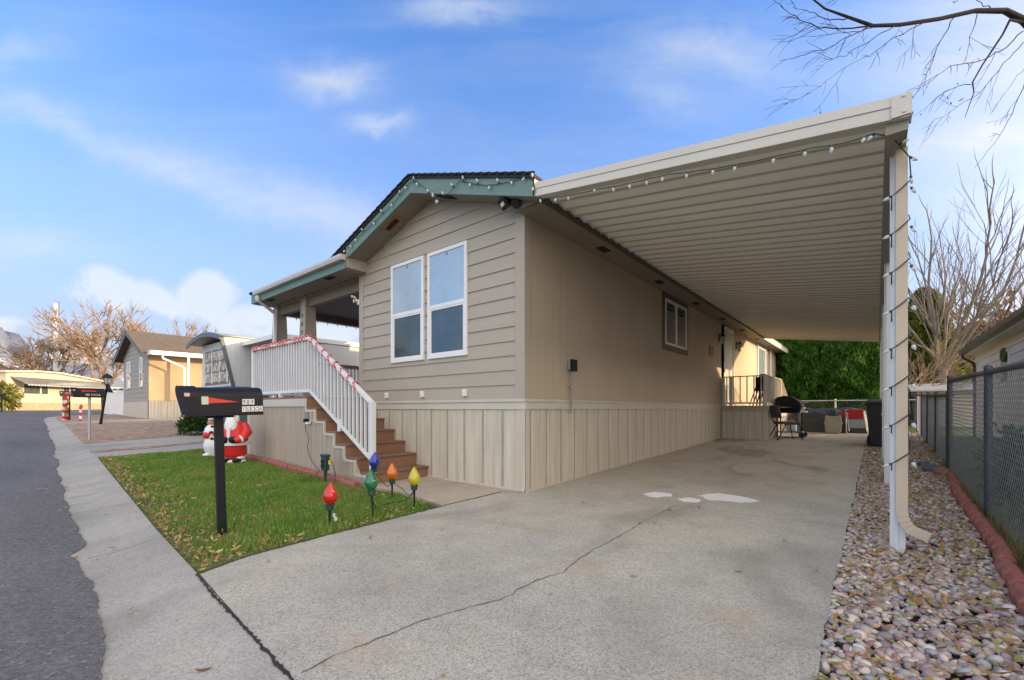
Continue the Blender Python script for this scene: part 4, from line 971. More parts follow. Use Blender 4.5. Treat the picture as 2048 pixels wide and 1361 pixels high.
# black numerals on white stickers: 989 / YUCCA
ys = .0
mb = MB()
for i in range(3): mb.box(X-.001,X+.0015,.112+.036*i,.146+.036*i,.092,.146)
for i in range(5): mb.box(X-.001,X+.0015,.108+.038*i,.140+.038*i,.022,.076)
obj('sticker', mb, mt['letter'], mbx, local=True)
def txt_local(name, s, size, mat, loc, rot, parent, **k):
    o = text(name, s, size, mat, loc, rot, None, **k); o.parent = parent; return o
for i, ch in enumerate('989'): txt_local('numeral', ch, .062, mt['black'], (X+.002,.1165+.036*i,.097), (PI/2,0,PI/2), mbx, sx=.72)
for i, ch in enumerate('YUCCA'): txt_local('letter', ch, .056, mt['black'], (X+.002,.1115+.038*i,.029), (PI/2,0,PI/2), mbx, sx=.58)
mbx.location = (-1.045,-3.45,1.145); mbx.rotation_euler = (R(1.6),0,R(-3))
def plain_mailbox(label, loc, rz, postmat, txt=None, L=.56, s=1, flag=True):
    t = thing('mailbox', label, 'mailbox', (0,0,0), 0, 'mailboxes along the kerb')
    mailbox_body(t, L, .24, .25, [], doorgap=.05)
    mb = MB(); mb.tube([(0,0,-1.25),(0,0,0)], .032, 10); obj('post', mb, postmat, t, local=True, smooth=50)
    if flag:
        mb = MB(); mb.box(.121,.13,-.14,.12,.15,.178); mb.box(.121,.13,-.17,-.13,.135,.19); obj('flag', mb, mt['red'], t, local=True)
    if txt: txt_local('house_number', txt, .075, mt['letter'], (.122,-.10,.035), (PI/2,0,PI/2), t, sx=.8)
    t.location = loc; t.rotation_euler = (0,0,rz); return t
plain_mailbox('black mailbox with white address on a slim grey post by the leaf covered bed', (-13.18,-3.02,g(-13.18,-3)+1.2), R(3), mt['galv'], '985 YUCCA', .62)
plain_mailbox('black mailbox on a dark post beside the striped candy cane', (-26.9,-2.15,g(-27,-2)+1.18), R(5), mt['black'], None, .58)
plain_mailbox('small black mailbox across the street in front of the yellow green shrub', (-48.6,-3.9,1.02+1.15), R(60), mt['black'], None, .5, flag=False)
# candy cane and garland by the third mailbox
def gp_(x,y): return Vector((x,y,g(x,y)))
mb = MB(); b = gp_(-27.3,-2.30); mb.tube([b,b+Vector((0,0,1.15))]+[b+Vector((.16-.16*math.cos(a),.0,1.15+.16*math.sin(a))) for a in [PI*i/7 for i in range(1,8)]], .075, 10)
tag(obj('candy_cane', mb, mt['candyw'], smooth=60), 'tall red and white striped candy cane decoration standing by the kerb', 'candy cane')
m_, nt_, bs_ = nodes('red_green_tinsel'); t_ = coord(nt_); sx_ = nt_.nodes.new('ShaderNodeSeparateXYZ'); nt_.links.new(t_, sx_.inputs[0])
nt_.links.new(mixc(nt_, math_(nt_,'LESS_THAN', math_(nt_,'FRACT', math_(nt_,'MULTIPLY',sx_.outputs[2],3.1)), .6), (.10,.26,.03), (.45,.02,.03)), bs_.inputs['Base Color']); mt['tinsel'] = m_
mb = MB(); b = gp_(-26.95,-2.22); mb.tube([b+Vector((.1*math.sin(i*1.9)-.35+.045*i,.06*math.cos(i*1.7),.06+.115*i)) for i in range(10)], .07, 8)
tag(obj('tinsel_garland', mb, mt['tinsel'], smooth=60), 'red and green tinsel garland hanging from the mailbox beside the candy cane', 'garland')
mb = MB(); b = gp_(-25.6,-1.9); mb.tube([b+Vector((0,0,.0)),b+Vector((.02,0,.62))]+[b+Vector((.02+.15-.15*math.cos(a),0,.62+.13*math.sin(a))) for a in [PI*i/6 for i in range(1,7)]], .05, 8)
tag(obj('candy_cane', mb, mt['candyw'], smooth=60), 'short red and white candy cane decoration between the two far mailboxes', 'candy cane')
# leaning street lamp
t = thing('street_lamp', 'leaning black lamp post with a domed lantern in the leaf bed', 'lamp post', (-21.25,-1.76,g(-21.2,-1.76)))
b = Vector((-21.25,-1.76,g(-21.2,-1.76)-.1)); top = b+Vector((.24,.19,1.78)); d = (top-b).normalized()
mb = MB(); mb.tube([b,b+d*.4,top], [.06,.045,.04], 10); mb.tube([top-d*.08,top],[.04,.075],10); obj('post', mb, mt['black'], t, smooth=50)
mb = MB(); mb.lathe([(.075,0),(.115,.06),(.13,.20),(.13,.26)], top, 12); lh = obj('lantern', mb, mt['lampglass'], t, smooth=60)
mb = MB()
for i in range(6):
    a = 2*PI*i/6; mb.beam(top+Vector((.10*math.cos(a),.10*math.sin(a),.02)), top+Vector((.137*math.cos(a),.137*math.sin(a),.27)), .018, .018)
obj('cage_bar', mb, mt['black'], lh)
mb = MB(); mb.lathe([(.19,.255),(.165,.33),(.09,.40),(.03,.43),(.02,.47)], top, 14); obj('lamp_cap', mb, mt['black'], t, smooth=50)
mb = MB(); mb.beam(top+Vector((.02,0,-.05)), top+Vector((.17,.1,-.35)), .16, .02); obj('hanging_sign', mb, mt['black'], t)
# ================================================================== LAWN FIGURES AND LIGHTS
t = thing('snowman', 'white plastic snowman with striped scarf and red mittens on the lawn', 'lawn figure', (0,0,0), 0, None)
mb = MB(); mb.lathe([(.02,0),(.21,.005),(.245,.08),(.29,.20),(.30,.30),(.265,.42),(.245,.47),(.28,.56),(.285,.64),(.25,.74),(.17,.83),(.135,.87),(.165,.92),(.19,1.0),(.185,1.08),(.14,1.15),(.02,1.19)], n=20)
mb.ball((-.15,-.13,.035),.12,.15,.05); mb.ball((.13,-.14,.035),.12,.15,.05); obj('body', mb, mt['plwhite'], t, smooth=60, local=True)
m_, nt_, bs_ = nodes('striped_scarf'); t_ = coord(nt_); sx_ = nt_.nodes.new('ShaderNodeSeparateXYZ'); nt_.links.new(t_, sx_.inputs[0])
nt_.links.new(mixc(nt_, math_(nt_,'LESS_THAN', math_(nt_,'FRACT', math_(nt_,'MULTIPLY',sx_.outputs[0],7.5)), .6), (.10,.24,.06), (.62,.06,.03)), bs_.inputs['Base Color']); mt['scarf'] = m_
mb = MB(); mb.lathe([(.15,.82),(.205,.84),(.205,.90),(.16,.93)], n=20); obj('scarf', mb, mt['scarf'], t, smooth=60, local=True)
for sx_ in (-1,1):
    mb = MB(); mb.ball((sx_*.14,-.23,.55),.10,.06,.085); mb.ball((sx_*.05,-.27,.60),.035,.03,.05); obj('mitten', mb, mt['plred'], t, smooth=60, local=True)
for z, y in ((.77,-.235),(.63,-.285),(.46,-.262)):
    mb = MB(); mb.ball((.0,y,z),.042,.02,.036); obj('button', mb, mt['black'], t, smooth=60, local=True)
mb = MB(); mb.ball((0,-.20,1.03),.028,.05,.026); obj('nose', mb, mt['plred'], t, smooth=60, local=True)
mb = MB(); mb.tube([(.09*math.sin(a),-.185-.004*math.cos(a),.985-.045*math.cos(a)) for a in [-1.1+.22*i for i in range(11)]], .010, 6); obj('mouth', mb, mt['black'], t, local=True)
for sx_ in (-1,1):
    mb = MB(); mb.ball((sx_*.06,-.165,1.09),.02,.014,.026); obj('eye', mb, mt['black'], t, local=True)
mb = MB(); mb.lathe([(.21,1.14),(.21,1.16),(.13,1.165),(.125,1.30),(.02,1.305)], n=18); obj('hat', mb, mt['black'], t, smooth=40, local=True)
t.location = (-7.46,-1.63,g(-7.46,-1.63)-.01); t.rotation_euler = (0,0,R(52)); t.scale = (.80,.80,.84)
t = thing('bearded_figure', 'plastic bearded lawn figure in red coat and black belt beside the porch', 'lawn figure', (0,0,0), 0, None)
mb = MB(); mb.lathe([(.03,.0),(.20,.0),(.215,.04),(.19,.07),(.02,.08)], n=18, sx=1.1, sy=.95, mi=0); obj('base', mb, mt['plwhite'], t, smooth=50, local=True)
mb = MB(); mb.lathe([(.14,.10),(.20,.12),(.225,.20),(.23,.30),(.25,.36),(.265,.44),(.262,.54),(.245,.66),(.21,.76),(.14,.83),(.11,.86)], n=22, sy=.88)
mb.tube([(-.19,.02,.76),(-.27,-.06,.62),(-.22,-.20,.50),(-.08,-.25,.47)], [.085,.095,.085,.06], 12); mb.tube([(.19,.02,.76),(.28,-.05,.62),(.24,-.18,.50),(.12,-.25,.46)], [.085,.10,.09,.06], 12)
mb.ball((0,.02,1.0),.135,.12,.10); mb.tube([(0,.02,1.02),(.03,.05,1.16),(.10,.06,1.18)], [.125,.07,.03], 12)
obj('coat', mb, mt['plred'], t, smooth=60, local=True)
mb = MB()
mb.lathe([(.243,.355),(.285,.365),(.285,.43),(.262,.445)], n=22, sy=.88)           # hem of the coat
mb.box(-.030,.030,-.262,-.20,.44,.72)                                              # front trim
mb.tube([(-.215,-.205,.50),(-.185,-.225,.49)], .078, 12); mb.tube([(.235,-.185,.50),(.205,-.215,.485)], .082, 12)
for sx_ in (-1,1): mb.lathe([(.085,.085),(.115,.095),(.115,.135),(.09,.145)], (sx_*.11,-.03,0), 14)
mb.lathe([(.13,1.0),(.158,1.01),(.158,1.05),(.13,1.06)], (0,.01,0), 18)
obj('fur_trim', mb, mt['plwhite'], t, smooth=50, local=True)
mb = MB(); mb.lathe([(.258,.445),(.270,.455),(.270,.51),(.255,.52)], n=22, sy=.9); obj('belt', mb, mt['black'], t, smooth=40, local=True)
mb = MB(); mb.ball((0,-.055,.915),.110,.100,.105); mb.ball((0,-.16,.905),.024,.022,.022); obj('face', mb, mt['skin'], t, smooth=60, local=True)
mb = MB(); mb.ball((0,-.135,.735),.130,.085,.205); mb.ball((-.085,-.06,.88),.045,.06,.09); mb.ball((.085,-.06,.88),.045,.06,.09); mb.ball((-.04,-.155,.872),.05,.03,.022); mb.ball((.04,-.155,.872),.05,.03,.022); obj('beard', mb, mt['plwhite'], t, smooth=60, local=True)
for sx_ in (-1,1):
    mb = MB(); mb.ball((sx_*.042,-.148,.938),.013,.009,.016); obj('eye', mb, mt['black'], t, local=True)
    mb = MB(); mb.ball((sx_*.085,-.245,.475),.085,.055,.065); mb.ball((sx_*.03,-.265,.50),.025,.022,.035); obj('glove', mb, mt['black'], t, smooth=60, local=True)
    mb = MB(); mb.ball((sx_*.105,-.10,.06),.085,.145,.055); obj('boot', mb, mt['black'], t, smooth=60, local=True)
t.location = (-6.0,-1.75,g(-6,-1.75)-.012); t.rotation_euler = (0,0,R(48)); t.scale = (.93,.93,1.0)
def stake_light(x, y, zc, s, colour, lab, tilt=(0,0)):
    t = thing('pathway_bulb', lab, 'path light', (0,0,0), 0, 'oversized coloured bulbs on stakes')
    mb = MB(); prof = [(.028,0),(.040,.012),(.062,.04),(.075,.075),(.072,.105),(.055,.15),(.030,.195),(.012,.222),(.002,.232)]
    mb.lathe([(r,z+.05) for r,z in prof], n=18); o = obj('bulb', mb, mt['bulb_'+colour], t, smooth=60, local=True)
    mb = MB(); mb.tube([(0,0,.05),(0,0,.13),(.012,0,.15),(-.012,0,.16),(0,0,.13)], .006, 6); obj('filament', mb, mt['tape'], o, local=True)
    mb = MB(); mb.lathe([(.030,-.01),(.040,0),(.040,.030),(.046,.034),(.046,.05),(.030,.055)], n=14); obj('socket', mb, mt['timer'], t, smooth=40, local=True)
    h = zc
    mb = MB(); mb.beam((0,0,-h-.04),(0,0,0),.010,.010,w1=.022,h1=.022); obj('stake', mb, mt['blackpl'], t, local=True)
    t.scale = (s,s,s); t.location = (x,y,g(x,y)+zc*s*.985); t.rotation_euler = (*tilt,0); return t
stake_light(-.47,-2.68,.165,1.0,'red','large red bulb light on a stake nearest the driveway corner of the lawn',(0,R(4)))
stake_light(-.42,-2.22,.25,1.0,'green','green bulb light on a tilted stake in front of the stair rail post',(0,R(-6)))
stake_light(-1.18,-1.42,.20,.97,'orange','orange bulb light on a stake before the bottom step')
stake_light(-.42,-1.64,.235,.97,'yellow','yellow bulb light on a stake at the tip of the lawn')
stake_light(-1.62,-1.42,.31,1.0,'blue','blue bulb light on a stake against the stair rail post',(0,R(8)))
def cable(lab, pts, r=.005):
    P = [Vector(p) for p in pts]; out = []
    for i in range(len(P)-1):
        p0, p1, p2, p3 = P[max(0,i-1)], P[i], P[i+1], P[min(len(P)-1,i+2)]
        for k in range(6):
            t = k/6; out.append(.5*((2*p1)+(p2-p0)*t+(2*p0-5*p1+4*p2-p3)*t*t+(3*p1-p0-3*p2+p3)*t**3))
    out.append(P[-1]); mb = MB(); mb.tube(out, r, 5)
    return tag(obj('cable', mb, mt['wire'], smooth=60), lab, 'cable', 'green cables of the lawn lights')
cable('green cable from the orange bulb to the yellow bulb', [(-1.18,-1.42,.20),(-1.0,-1.40,.14),(-.7,-1.5,.10),(-.42,-1.64,.22)])
cable('green cable from the yellow bulb down to the green bulb', [(-.42,-1.64,.21),(-.5,-1.7,.10),(-.75,-1.85,.03),(-.6,-2.05,.05),(-.42,-2.22,.22)])
cable('green cable from the blue bulb to the orange bulb', [(-1.62,-1.42,.30),(-1.5,-1.36,.18),(-1.35,-1.38,.12),(-1.18,-1.42,.19)])
cable('green cable from the outlet on the porch skirting down to the timer stake', [(-4.0,-1.235,.98),(-4.04,-1.25,.86),(-3.92,-1.24,.66),(-3.98,-1.24,.52),(-3.85,-1.24,.30),(-3.55,-1.27,.17),(-3.2,-1.36,.09),(-2.98,-1.40,.17),(-2.9,-1.44,.28)])
t = thing('outdoor_outlet', 'grey outdoor outlet with plugs on the porch skirting under the landing', 'outlet', (-3.98,-1.21,1.03))
mb = MB(); mb.box(-4.06,-3.90,-1.222,-1.20,.96,1.16); obj('plate', mb, mt['band'], t)
mb = MB(); mb.box(-4.03,-3.93,-1.275,-1.222,1.02,1.15); obj('cover', mb, mt['greyconduit'], t, bevel=.006)
mb = MB(); mb.box(-4.02,-3.96,-1.30,-1.222,.955,1.02); obj('plug', mb, mt['black'], t, bevel=.006)
mb = MB(); mb.box(-3.97,-3.89,-1.29,-1.225,.93,.965); obj('tag', mb, mt['letter'], t)
t = thing('power_stake', 'dark green outdoor timer with outlets on a ground stake', 'power stake', (-2.88,-1.47,.04))
mb = MB(); mb.box(-2.945,-2.815,-1.52,-1.44,.22,.47); mb.box(-2.96,-2.80,-1.53,-1.43,.43,.475); obj('timer_box', mb, mt['timer'], t, bevel=.012)
mb = MB()
for z in (.27,.34): mb.box(-2.925,-2.845,-1.535,-1.52,z,z+.045)
obj('outlet_cover', mb, mt['black'], t, bevel=.006)
mb = MB(); mb.beam((-2.87,-1.48,-.05),(-2.88,-1.48,.22),.012,.02,w1=.045,h1=.035); obj('stake', mb, mt['timer'], t)
mb = MB(); mb.tube([(-2.81,-1.48,.40),(-2.74,-1.48,.42),(-2.68,-1.47,.36),(-2.62,-1.45,.18),(-2.66,-1.44,.05)], .006, 6); c_ = obj('cord', mb, mt['wire'], t)
mb = MB(); mb.box(-2.745,-2.70,-1.50,-1.46,.33,.39); obj('tag', mb, mt['tape'], c_)
t = thing('label_tag', 'small white paper tag on the stake below the red bulb', 'tag', (-.43,-2.66,.09))
mb = MB(); mb.box(-.44,-.41,-2.665,-2.655,.085,.12); mb.box(-.425,-.385,-2.66,-2.65,.05,.085); obj('paper', mb, mt['letter'], t)
# ================================================================== BACK OF THE DRIVEWAY
def at(x, y): return g(x, y)
# gas grill, lid profile in the xz plane
gx, gy = 1.72, 11.75; gzb = at(gx,gy)
t = thing('gas_grill', 'black gas grill with domed lid and steel shelf at the end of the driveway', 'grill', (gx,gy,gzb))
mb = MB(); prof = [(-.36,.98)]+[(-.36+.0*i,.98) for i in range(0)]
prof = [(-.36,.97),(-.36,1.22),(-.30,1.29),(-.12,1.335),(.05,1.31),(.22,1.22),(.34,1.09),(.38,.97)]
mb.prism([(gx+a,gzb+b) for a,b in prof], 'y', gy-.38, gy+.38); lid = obj('lid', mb, mt['black'], t, bevel=.02)
mb = MB(); mb.tube([(gx+.40,gy-.3,gzb+1.10),(gx+.46,gy-.28,gzb+1.12),(gx+.46,gy+.28,gzb+1.12),(gx+.40,gy+.3,gzb+1.10)], .014, 8); obj('handle', mb, mt['steel'], lid)
mb = MB(); mb.prism([(gx-.36,gzb+.78),(gx+.30,gzb+.78),(gx+.38,gzb+.965),(gx-.36,gzb+.965)], 'y', gy-.37, gy+.37); obj('firebox', mb, mt['black'], t, bevel=.01)
mb = MB(); mb.prism([(gx+.31,gzb+.80),(gx+.46,gzb+.80),(gx+.40,gzb+.965),(gx+.385,gzb+.965)], 'y', gy-.37, gy+.37); cp = obj('control_panel', mb, mt['steel'], t)
for dy in (-.2,0,.2):
    mb = MB(); mb.lathe([(.035,gx+.43),(.03,gx+.49)], (0,gy+dy,gzb+.89), 10, 'x'); obj('knob', mb, mt['black'], cp)
mb = MB(); mb.box(gx-.30,gx+.36,gy-.78,gy-.39,gzb+.92,gzb+.95); obj('side_shelf', mb, mt['black'], t, bevel=.01)
for dx in (-.30,.30):
    for dy in (-.32,.32):
        mb = MB(); mb.box(gx+dx-.02,gx+dx+.02,gy+dy-.02,gy+dy+.02,gzb+.02,gzb+.79); obj('leg', mb, mt['black'], t)
mb = MB(); mb.box(gx+.27,gx+.34,gy-.345,gy-.30,gzb+.15,gzb+.78); mb.box(gx+.20,gx+.38,gy-.345,gy+.345,gzb+.14,gzb+.18); mb.box(gx-.34,gx+.34,gy-.34,gy+.34,gzb+.16,gzb+.19); obj('lower_shelf', mb, mt['greyconduit'], t)
for dy in (-.30,.30):
    mb = MB(); mb.lathe([(.09,gy+dy-.03),(.09,gy+dy+.03)], (gx+.36,0,gzb+.09), 14, 'y'); obj('wheel', mb, mt['tyre'], t)
mb = MB(); mb.lathe([(.05,.19),(.15,.22),(.155,.45),(.10,.52),(.03,.55),(.03,.60)], (gx+.05,gy,gzb), 16); obj('gas_bottle', mb, mt['plwhite'], t, smooth=50)
# stacking chair
t = thing('stacking_chair', 'grey upholstered stacking chair with black legs in front of the grill', 'chair', (0,0,0))
mb = MB(); mb.box(-.25,.25,-.23,.25,.44,.50); obj('seat', mb, mt['greyfab'], t, bevel=.025, local=True)
mb = MB(); mb.beam((0,.27,.60),(0,.36,.94),.46,.05,up=(0,1,0)); obj('backrest', mb, mt['greyfab'], t, bevel=.022, local=True)
for sx_ in (-.23,.23):
    mb = MB(); mb.tube([(sx_,-.27,0),(sx_*.98,-.20,.44)], .0125, 8); obj('leg', mb, mt['black'], t, local=True)
    mb = MB(); mb.tube([(sx_,.38,0),(sx_*.98,.14,.44)], .0125, 8); obj('leg', mb, mt['black'], t, local=True)
    mb = MB(); mb.tube([(sx_*.98,-.20,.43),(sx_*.98,.20,.43),(sx_*.96,.28,.52),(sx_*.96,.32,.75)], .0125, 8); obj('frame_side', mb, mt['black'], t, local=True)
t.location = (1.80,10.62,at(1.8,10.62)); t.rotation_euler = (0,0,R(126)); t.scale = (1.12,1.12,1.12)
# tarp covered heap
t = None
nx, ny = 48, 20; V = []; rt = random.Random(9)
def tz(u, v):
    e = min(1,(1-abs(2*u-1)**10))*min(1,(1-abs(2*v-1)**5)); return .86*max(0,e)**.35
V = []; F = []
for j in range(ny+1):
    for i in range(nx+1):
        u, v = i/nx, j/ny
        x = 1.25+2.42*u; y = 14.45+1.05*v
        zz = tz(u,v)*(1+.035*math.sin(u*9+1)+.03*math.sin(u*23+v*7)); zz += .02*math.sin(u*31+v*13)*(1 if 0<zz else 0)
        y -= .06*(1-zz/.86)*(1 if v<.5 else -1)+.02*math.sin(u*37+zz*6)
        V.append((x,y,g(x,y)-.01+max(0,zz)))
for j in range(ny):
    for i in range(nx): a = j*(nx+1)+i; F.append((a,a+1,a+nx+2,a+nx+1))
mb = MB(); mb.add(V,F); tag(obj('tarp_cover', mb, mt['tarp'], smooth=70), 'long low heap covered by a dark grey tarp along the back fence', 'tarp')
# beige plastic bin with a narrow neck
bx, by = 2.72, 14.05; bz = at(bx,by)
t = thing('plastic_bin', 'beige moulded plastic bin with narrow neck leaning on the grey tarp', 'bin', (bx,by,bz))
mb = MB(); mb.prism([(bx-.18,bz),(bx+.18,bz),(bx+.225,bz+.10),(bx+.235,bz+.30),(bx+.26,bz+.33),(bx+.255,bz+.37),(bx+.235,bz+.39),(bx+.22,bz+.62),(bx+.15,bz+.63),(bx+.13,bz+.60),(bx-.13,bz+.60),(bx-.15,bz+.63),(bx-.22,bz+.62),(bx-.235,bz+.39),(bx-.255,bz+.37),(bx-.26,bz+.33),(bx-.235,bz+.30),(bx-.225,bz+.10)], 'y', by-.16, by+.16); obj('body', mb, mt['tan'], t, bevel=.02)
mb = MB(); mb.prism([(bx-.085,bz+.60),(bx+.085,bz+.60),(bx+.09,bz+.80),(bx-.09,bz+.80)], 'y', by-.06, by+.08); obj('neck', mb, mt['timer'], t, bevel=.01)
mb = MB(); mb.box(bx-.13,bx+.13,by-.172,by-.158,bz+.06,bz+.28); obj('moulding', mb, mt['tan'], t, bevel=.006)
# folded lounge chair
lx, ly = 3.36, 14.1; lz = at(lx,ly)
t = thing('folding_lounger', 'folded white framed lounge chair with red fabric leaning on the tarp', 'lounge chair', (lx,ly,lz))
mb = MB(); P = lambda a,b,d=0: (lx+a, ly+.10*b-d, lz+b)
mb.tube([P(-.30,.80),P(-.27,.02),P(-.24,.0),P(.26,.0),P(.31,.04),P(.22,.78),P(.16,.82),P(-.25,.82)], .017, 8, closed=True); mb.tube([P(-.25,.70,.03),P(.20,.70,.03)], .014, 8); mb.tube([P(.19,.74,.04),P(.28,.1,.04)], .014, 8)
mb.tube([P(-.26,.74,.04),P(-.20,.1,.04)], .014, 8); obj('frame', mb, mt['postwhite'], t, smooth=50)
mb = MB(); mb.prism([(ly+.02,lz+.52),(ly+.10,lz+.52),(ly+.13,lz+.84),(ly+.03,lz+.84)], 'x', lx-.23, lx+.19); obj('backrest', mb, mt['redfab'], t, bevel=.02)
mb = MB(); mb.prism([(ly-.02,lz+.20),(ly+.0,lz+.20),(ly+.04,lz+.50),(ly+.02,lz+.50)], 'x', lx-.23, lx+.235); obj('seat', mb, mt['paleblue'], t, bevel=.01)
mb = MB(); mb.add([(lx-.30,ly-.02,lz+.86),(lx-.52,ly-.02,lz+.58),(lx-.30,ly-.05,lz+.60),(lx-.30,ly+.1,lz+.86),(lx-.52,ly+.1,lz+.58),(lx-.30,ly+.1,lz+.60)],[(0,1,2),(3,5,4),(0,3,4,1),(1,4,5,2),(2,5,3,0)]); obj('head_cushion', mb, mt['redfab'], t, bevel=.03)
# wheeled bins
def wheelie(label, x, y, rz=0, words=False):
    t = thing('wheeled_bin', label, 'bin', (0,0,0), rz, 'black wheeled bins'); 
    mb = MB(); V = []
    for z, hx, hy0, hy1 in ((.05,.25,-.28,.26),(1.02,.31,-.38,.34)): V += [(-hx,hy0,z),(hx,hy0,z),(hx,hy1,z),(-hx,hy1,z)]
    mb.add(V, [(0,3,2,1),(4,5,6,7),(0,1,5,4),(1,2,6,5),(2,3,7,6),(3,0,4,7)]); mb.box(-.33,.33,-.40,.36,.98,1.04); obj('body', mb, mt['blackpl'], t, bevel=.02, local=True)
    mb = MB(); mb.add([(-.34,-.44,1.045),(.34,-.44,1.045),(.34,.40,1.045),(-.34,.40,1.045),(-.30,-.38,1.09),(.30,-.38,1.09),(.30,.34,1.15),(-.30,.34,1.15)], [(0,3,2,1),(4,5,6,7),(0,1,5,4),(1,2,6,5),(2,3,7,6),(3,0,4,7)]); obj('lid', mb, mt['blackpl'], t, bevel=.015, local=True)
    for sx_ in (-.27,.27):
        mb = MB(); mb.lathe([(.13,sx_-.03),(.13,sx_+.03)], (0,.30,.13), 16, 'x'); obj('wheel', mb, mt['tyre'], t, local=True)
    mb = MB(); mb.tube([(-.27,.42,1.02),(.27,.42,1.02)], .018, 8); obj('handle', mb, mt['blackpl'], t, local=True)
    if words:
        fy = lambda z: -.28-.10*(z-.05)/.97-.004; rx = (PI/2+.103,0,0)
        mb = MB(); z = .76
        for (a,b,c,d) in ((-.02,.06,z,z+.012),(-.02,.06,z+.05,z+.062),(-.02,-.006,z,z+.06),(.046,.06,z,z+.06)): mb.box(a,b,fy(z)-.002,fy(z)+.006,c,d)
        obj('emblem', mb, mt['letter'], t, local=True)
        txt_local('lettering', 'ISPOSAL', .075, mt['letter'], (.075,fy(.765),.765), rx, t, sx=.75)
        txt_local('lettering', 'Recycling', .055, mt['letter'], (.02,fy(.70),.70), rx, t)
        txt_local('lettering', '801-', .08, mt['letter'], (.06,fy(.615),.615), rx, t)
    t.location = (x,y,g(x,y)-.03); t.scale = (1,1,1.09); return t
wheelie('black wheeled bin with white lettering at the pebble edge of the driveway', 4.00, 9.72, 0, True)
wheelie('second black wheeled bin standing behind the lettered bin by the fence', 4.27, 11.1, R(-2))
# ================================================================== FENCES
def chainlink(name, label, P0, P1, h, posts, mat, mesh_pitch=.08, r=.0020, rail=.022, zoff=0., group=None, postr=.03):
    d = Vector((P1[0]-P0[0],P1[1]-P0[1],0)); L = d.length; d.normalize()
    t = thing(name, label, 'fence', (P0[0],P0[1],g(*P0)), 0, group)
    def P(s, z): x, y = P0[0]+d.x*s, P0[1]+d.y*s; return Vector((x,y,g(x,y)+zoff+z))
    mb = MB(); nn = Vector((-d.y,d.x,0))
    s = -h
    while s < L:
        for sg in (1,-1):
            a, b = (s,0.03),(s+h*.8,h)
            if sg < 0: a, b = (s+h*.8,0.03),(s,h)
            # clip to [0,L]
            (s0,z0),(s1,z1) = a, b
            lo, hi = (0.,1.)
            ds = s1-s0
            t0, t1 = sorted(((0-s0)/ds,(L-s0)/ds)); lo = max(lo,t0); hi = min(hi,t1)
            if hi-lo > .02:
                mb.tube([P(s0+ds*lo,z0+(z1-z0)*lo)+nn*.004*sg, P(s0+ds*hi,z0+(z1-z0)*hi)+nn*.004*sg], r, 3, cap=False)
        s += mesh_pitch
    obj('wire_mesh', mb, mt['wire_sheen'], t)
    mb = MB(); n = max(1,int(L/2)); mb.tube([P(L*i/n,h) for i in range(n+1)], rail, 8); obj('top_rail', mb, mat, t, smooth=60)
    for s in posts:
        mb = MB(); mb.tube([P(s,-.1),P(s,h+.03)], postr, 10); mb.lathe([(postr*1.15,0),(postr,.03),(.005,.05)], P(s,h+.03), 10); obj('post', mb, mat, t, smooth=50)
    return t
chainlink('chain_link_fence', 'tall black chain link fence beside the near part of the pebble strip', (4.82,5.25), (4.80,-4.3), 1.55, [0,3.32,6.6,9.5], mt['vinylblack'], rail=.030, postr=.034)
chainlink('chain_link_fence', 'lower black chain link fence running on beside the wheeled bins', (4.86,5.35), (5.02,16.7), 1.30, [.7,3.2,5.8,8.4,11.3], mt['vinylblack'], rail=.028)
chainlink('chain_link_fence', 'silver chain link fence along the back of the driveway under the hedge', (5.02,16.75), (-3.0,16.75), 1.12, [0,2.4,4.8,7.2], mt['galv'], .09, .0017, .026)
# ================================================================== FOLIAGE
def leafcloud(n, rng, pts_fn, size, up=.5, asp=2.2):
    """n small pointed leaves; pts_fn(n) -> positions (n,3) and outward directions (n,3)"""
    P, D = pts_fn(n); D = D+np.array([0,0,up]); D += rng.normal(0,.45,D.shape); D /= np.linalg.norm(D,axis=1)[:,None]+1e-9
    A = rng.normal(0,1,D.shape); S = np.cross(D,A); S /= np.linalg.norm(S,axis=1)[:,None]+1e-9
    s = size*rng.uniform(.6,1.4,n)[:,None]
    V = np.stack([P-S*s*.5/asp*1.0, P+D*s*.45-S*s*.6/asp, P+D*s, P+D*s*.45+S*s*.6/asp, P+S*s*.5/asp],1).reshape(-1,3)
    b = np.arange(n)*5
    F = np.concatenate([np.stack([b,b+4,b+3],1),np.stack([b,b+3,b+1],1),np.stack([b+1,b+3,b+2],1)])
    return V, F
def lump(nv, rng):
    ph = rng.uniform(0,6.28,(3,nv)); fr = rng.uniform(2.0,6.5,(3,nv)); 
    return lambda d: sum(np.sin(fr[0,i]*d[:,0]+ph[0,i])*np.sin(fr[1,i]*d[:,1]+ph[1,i])*np.sin(fr[2,i]*d[:,2]+ph[2,i]) for i in range(nv))
def conifer_pts(R0, H, rng, z0=.05, power=.75, lum=.14):
    f = lump(5, rng)
    def fn(n):
        z = rng.uniform(0,1,n)**1.12; a = rng.uniform(0,2*np.pi,n)
        prof = (1-z)**power*(.72+.28*np.minimum(1,z/.12))
        d = np.stack([np.cos(a),np.sin(a),z*3],1); r = R0*prof*(1+lum*f(d*1.6)+.10*np.sin(a*7+z*25)*np.sin(z*40+a*3))*rng.uniform(.72,1.03,n)
        return np.stack([r*np.cos(a),r*np.sin(a),z0+z*H],1), np.stack([np.cos(a)*.8,np.sin(a)*.8,np.full(n,.5)],1)
    return fn
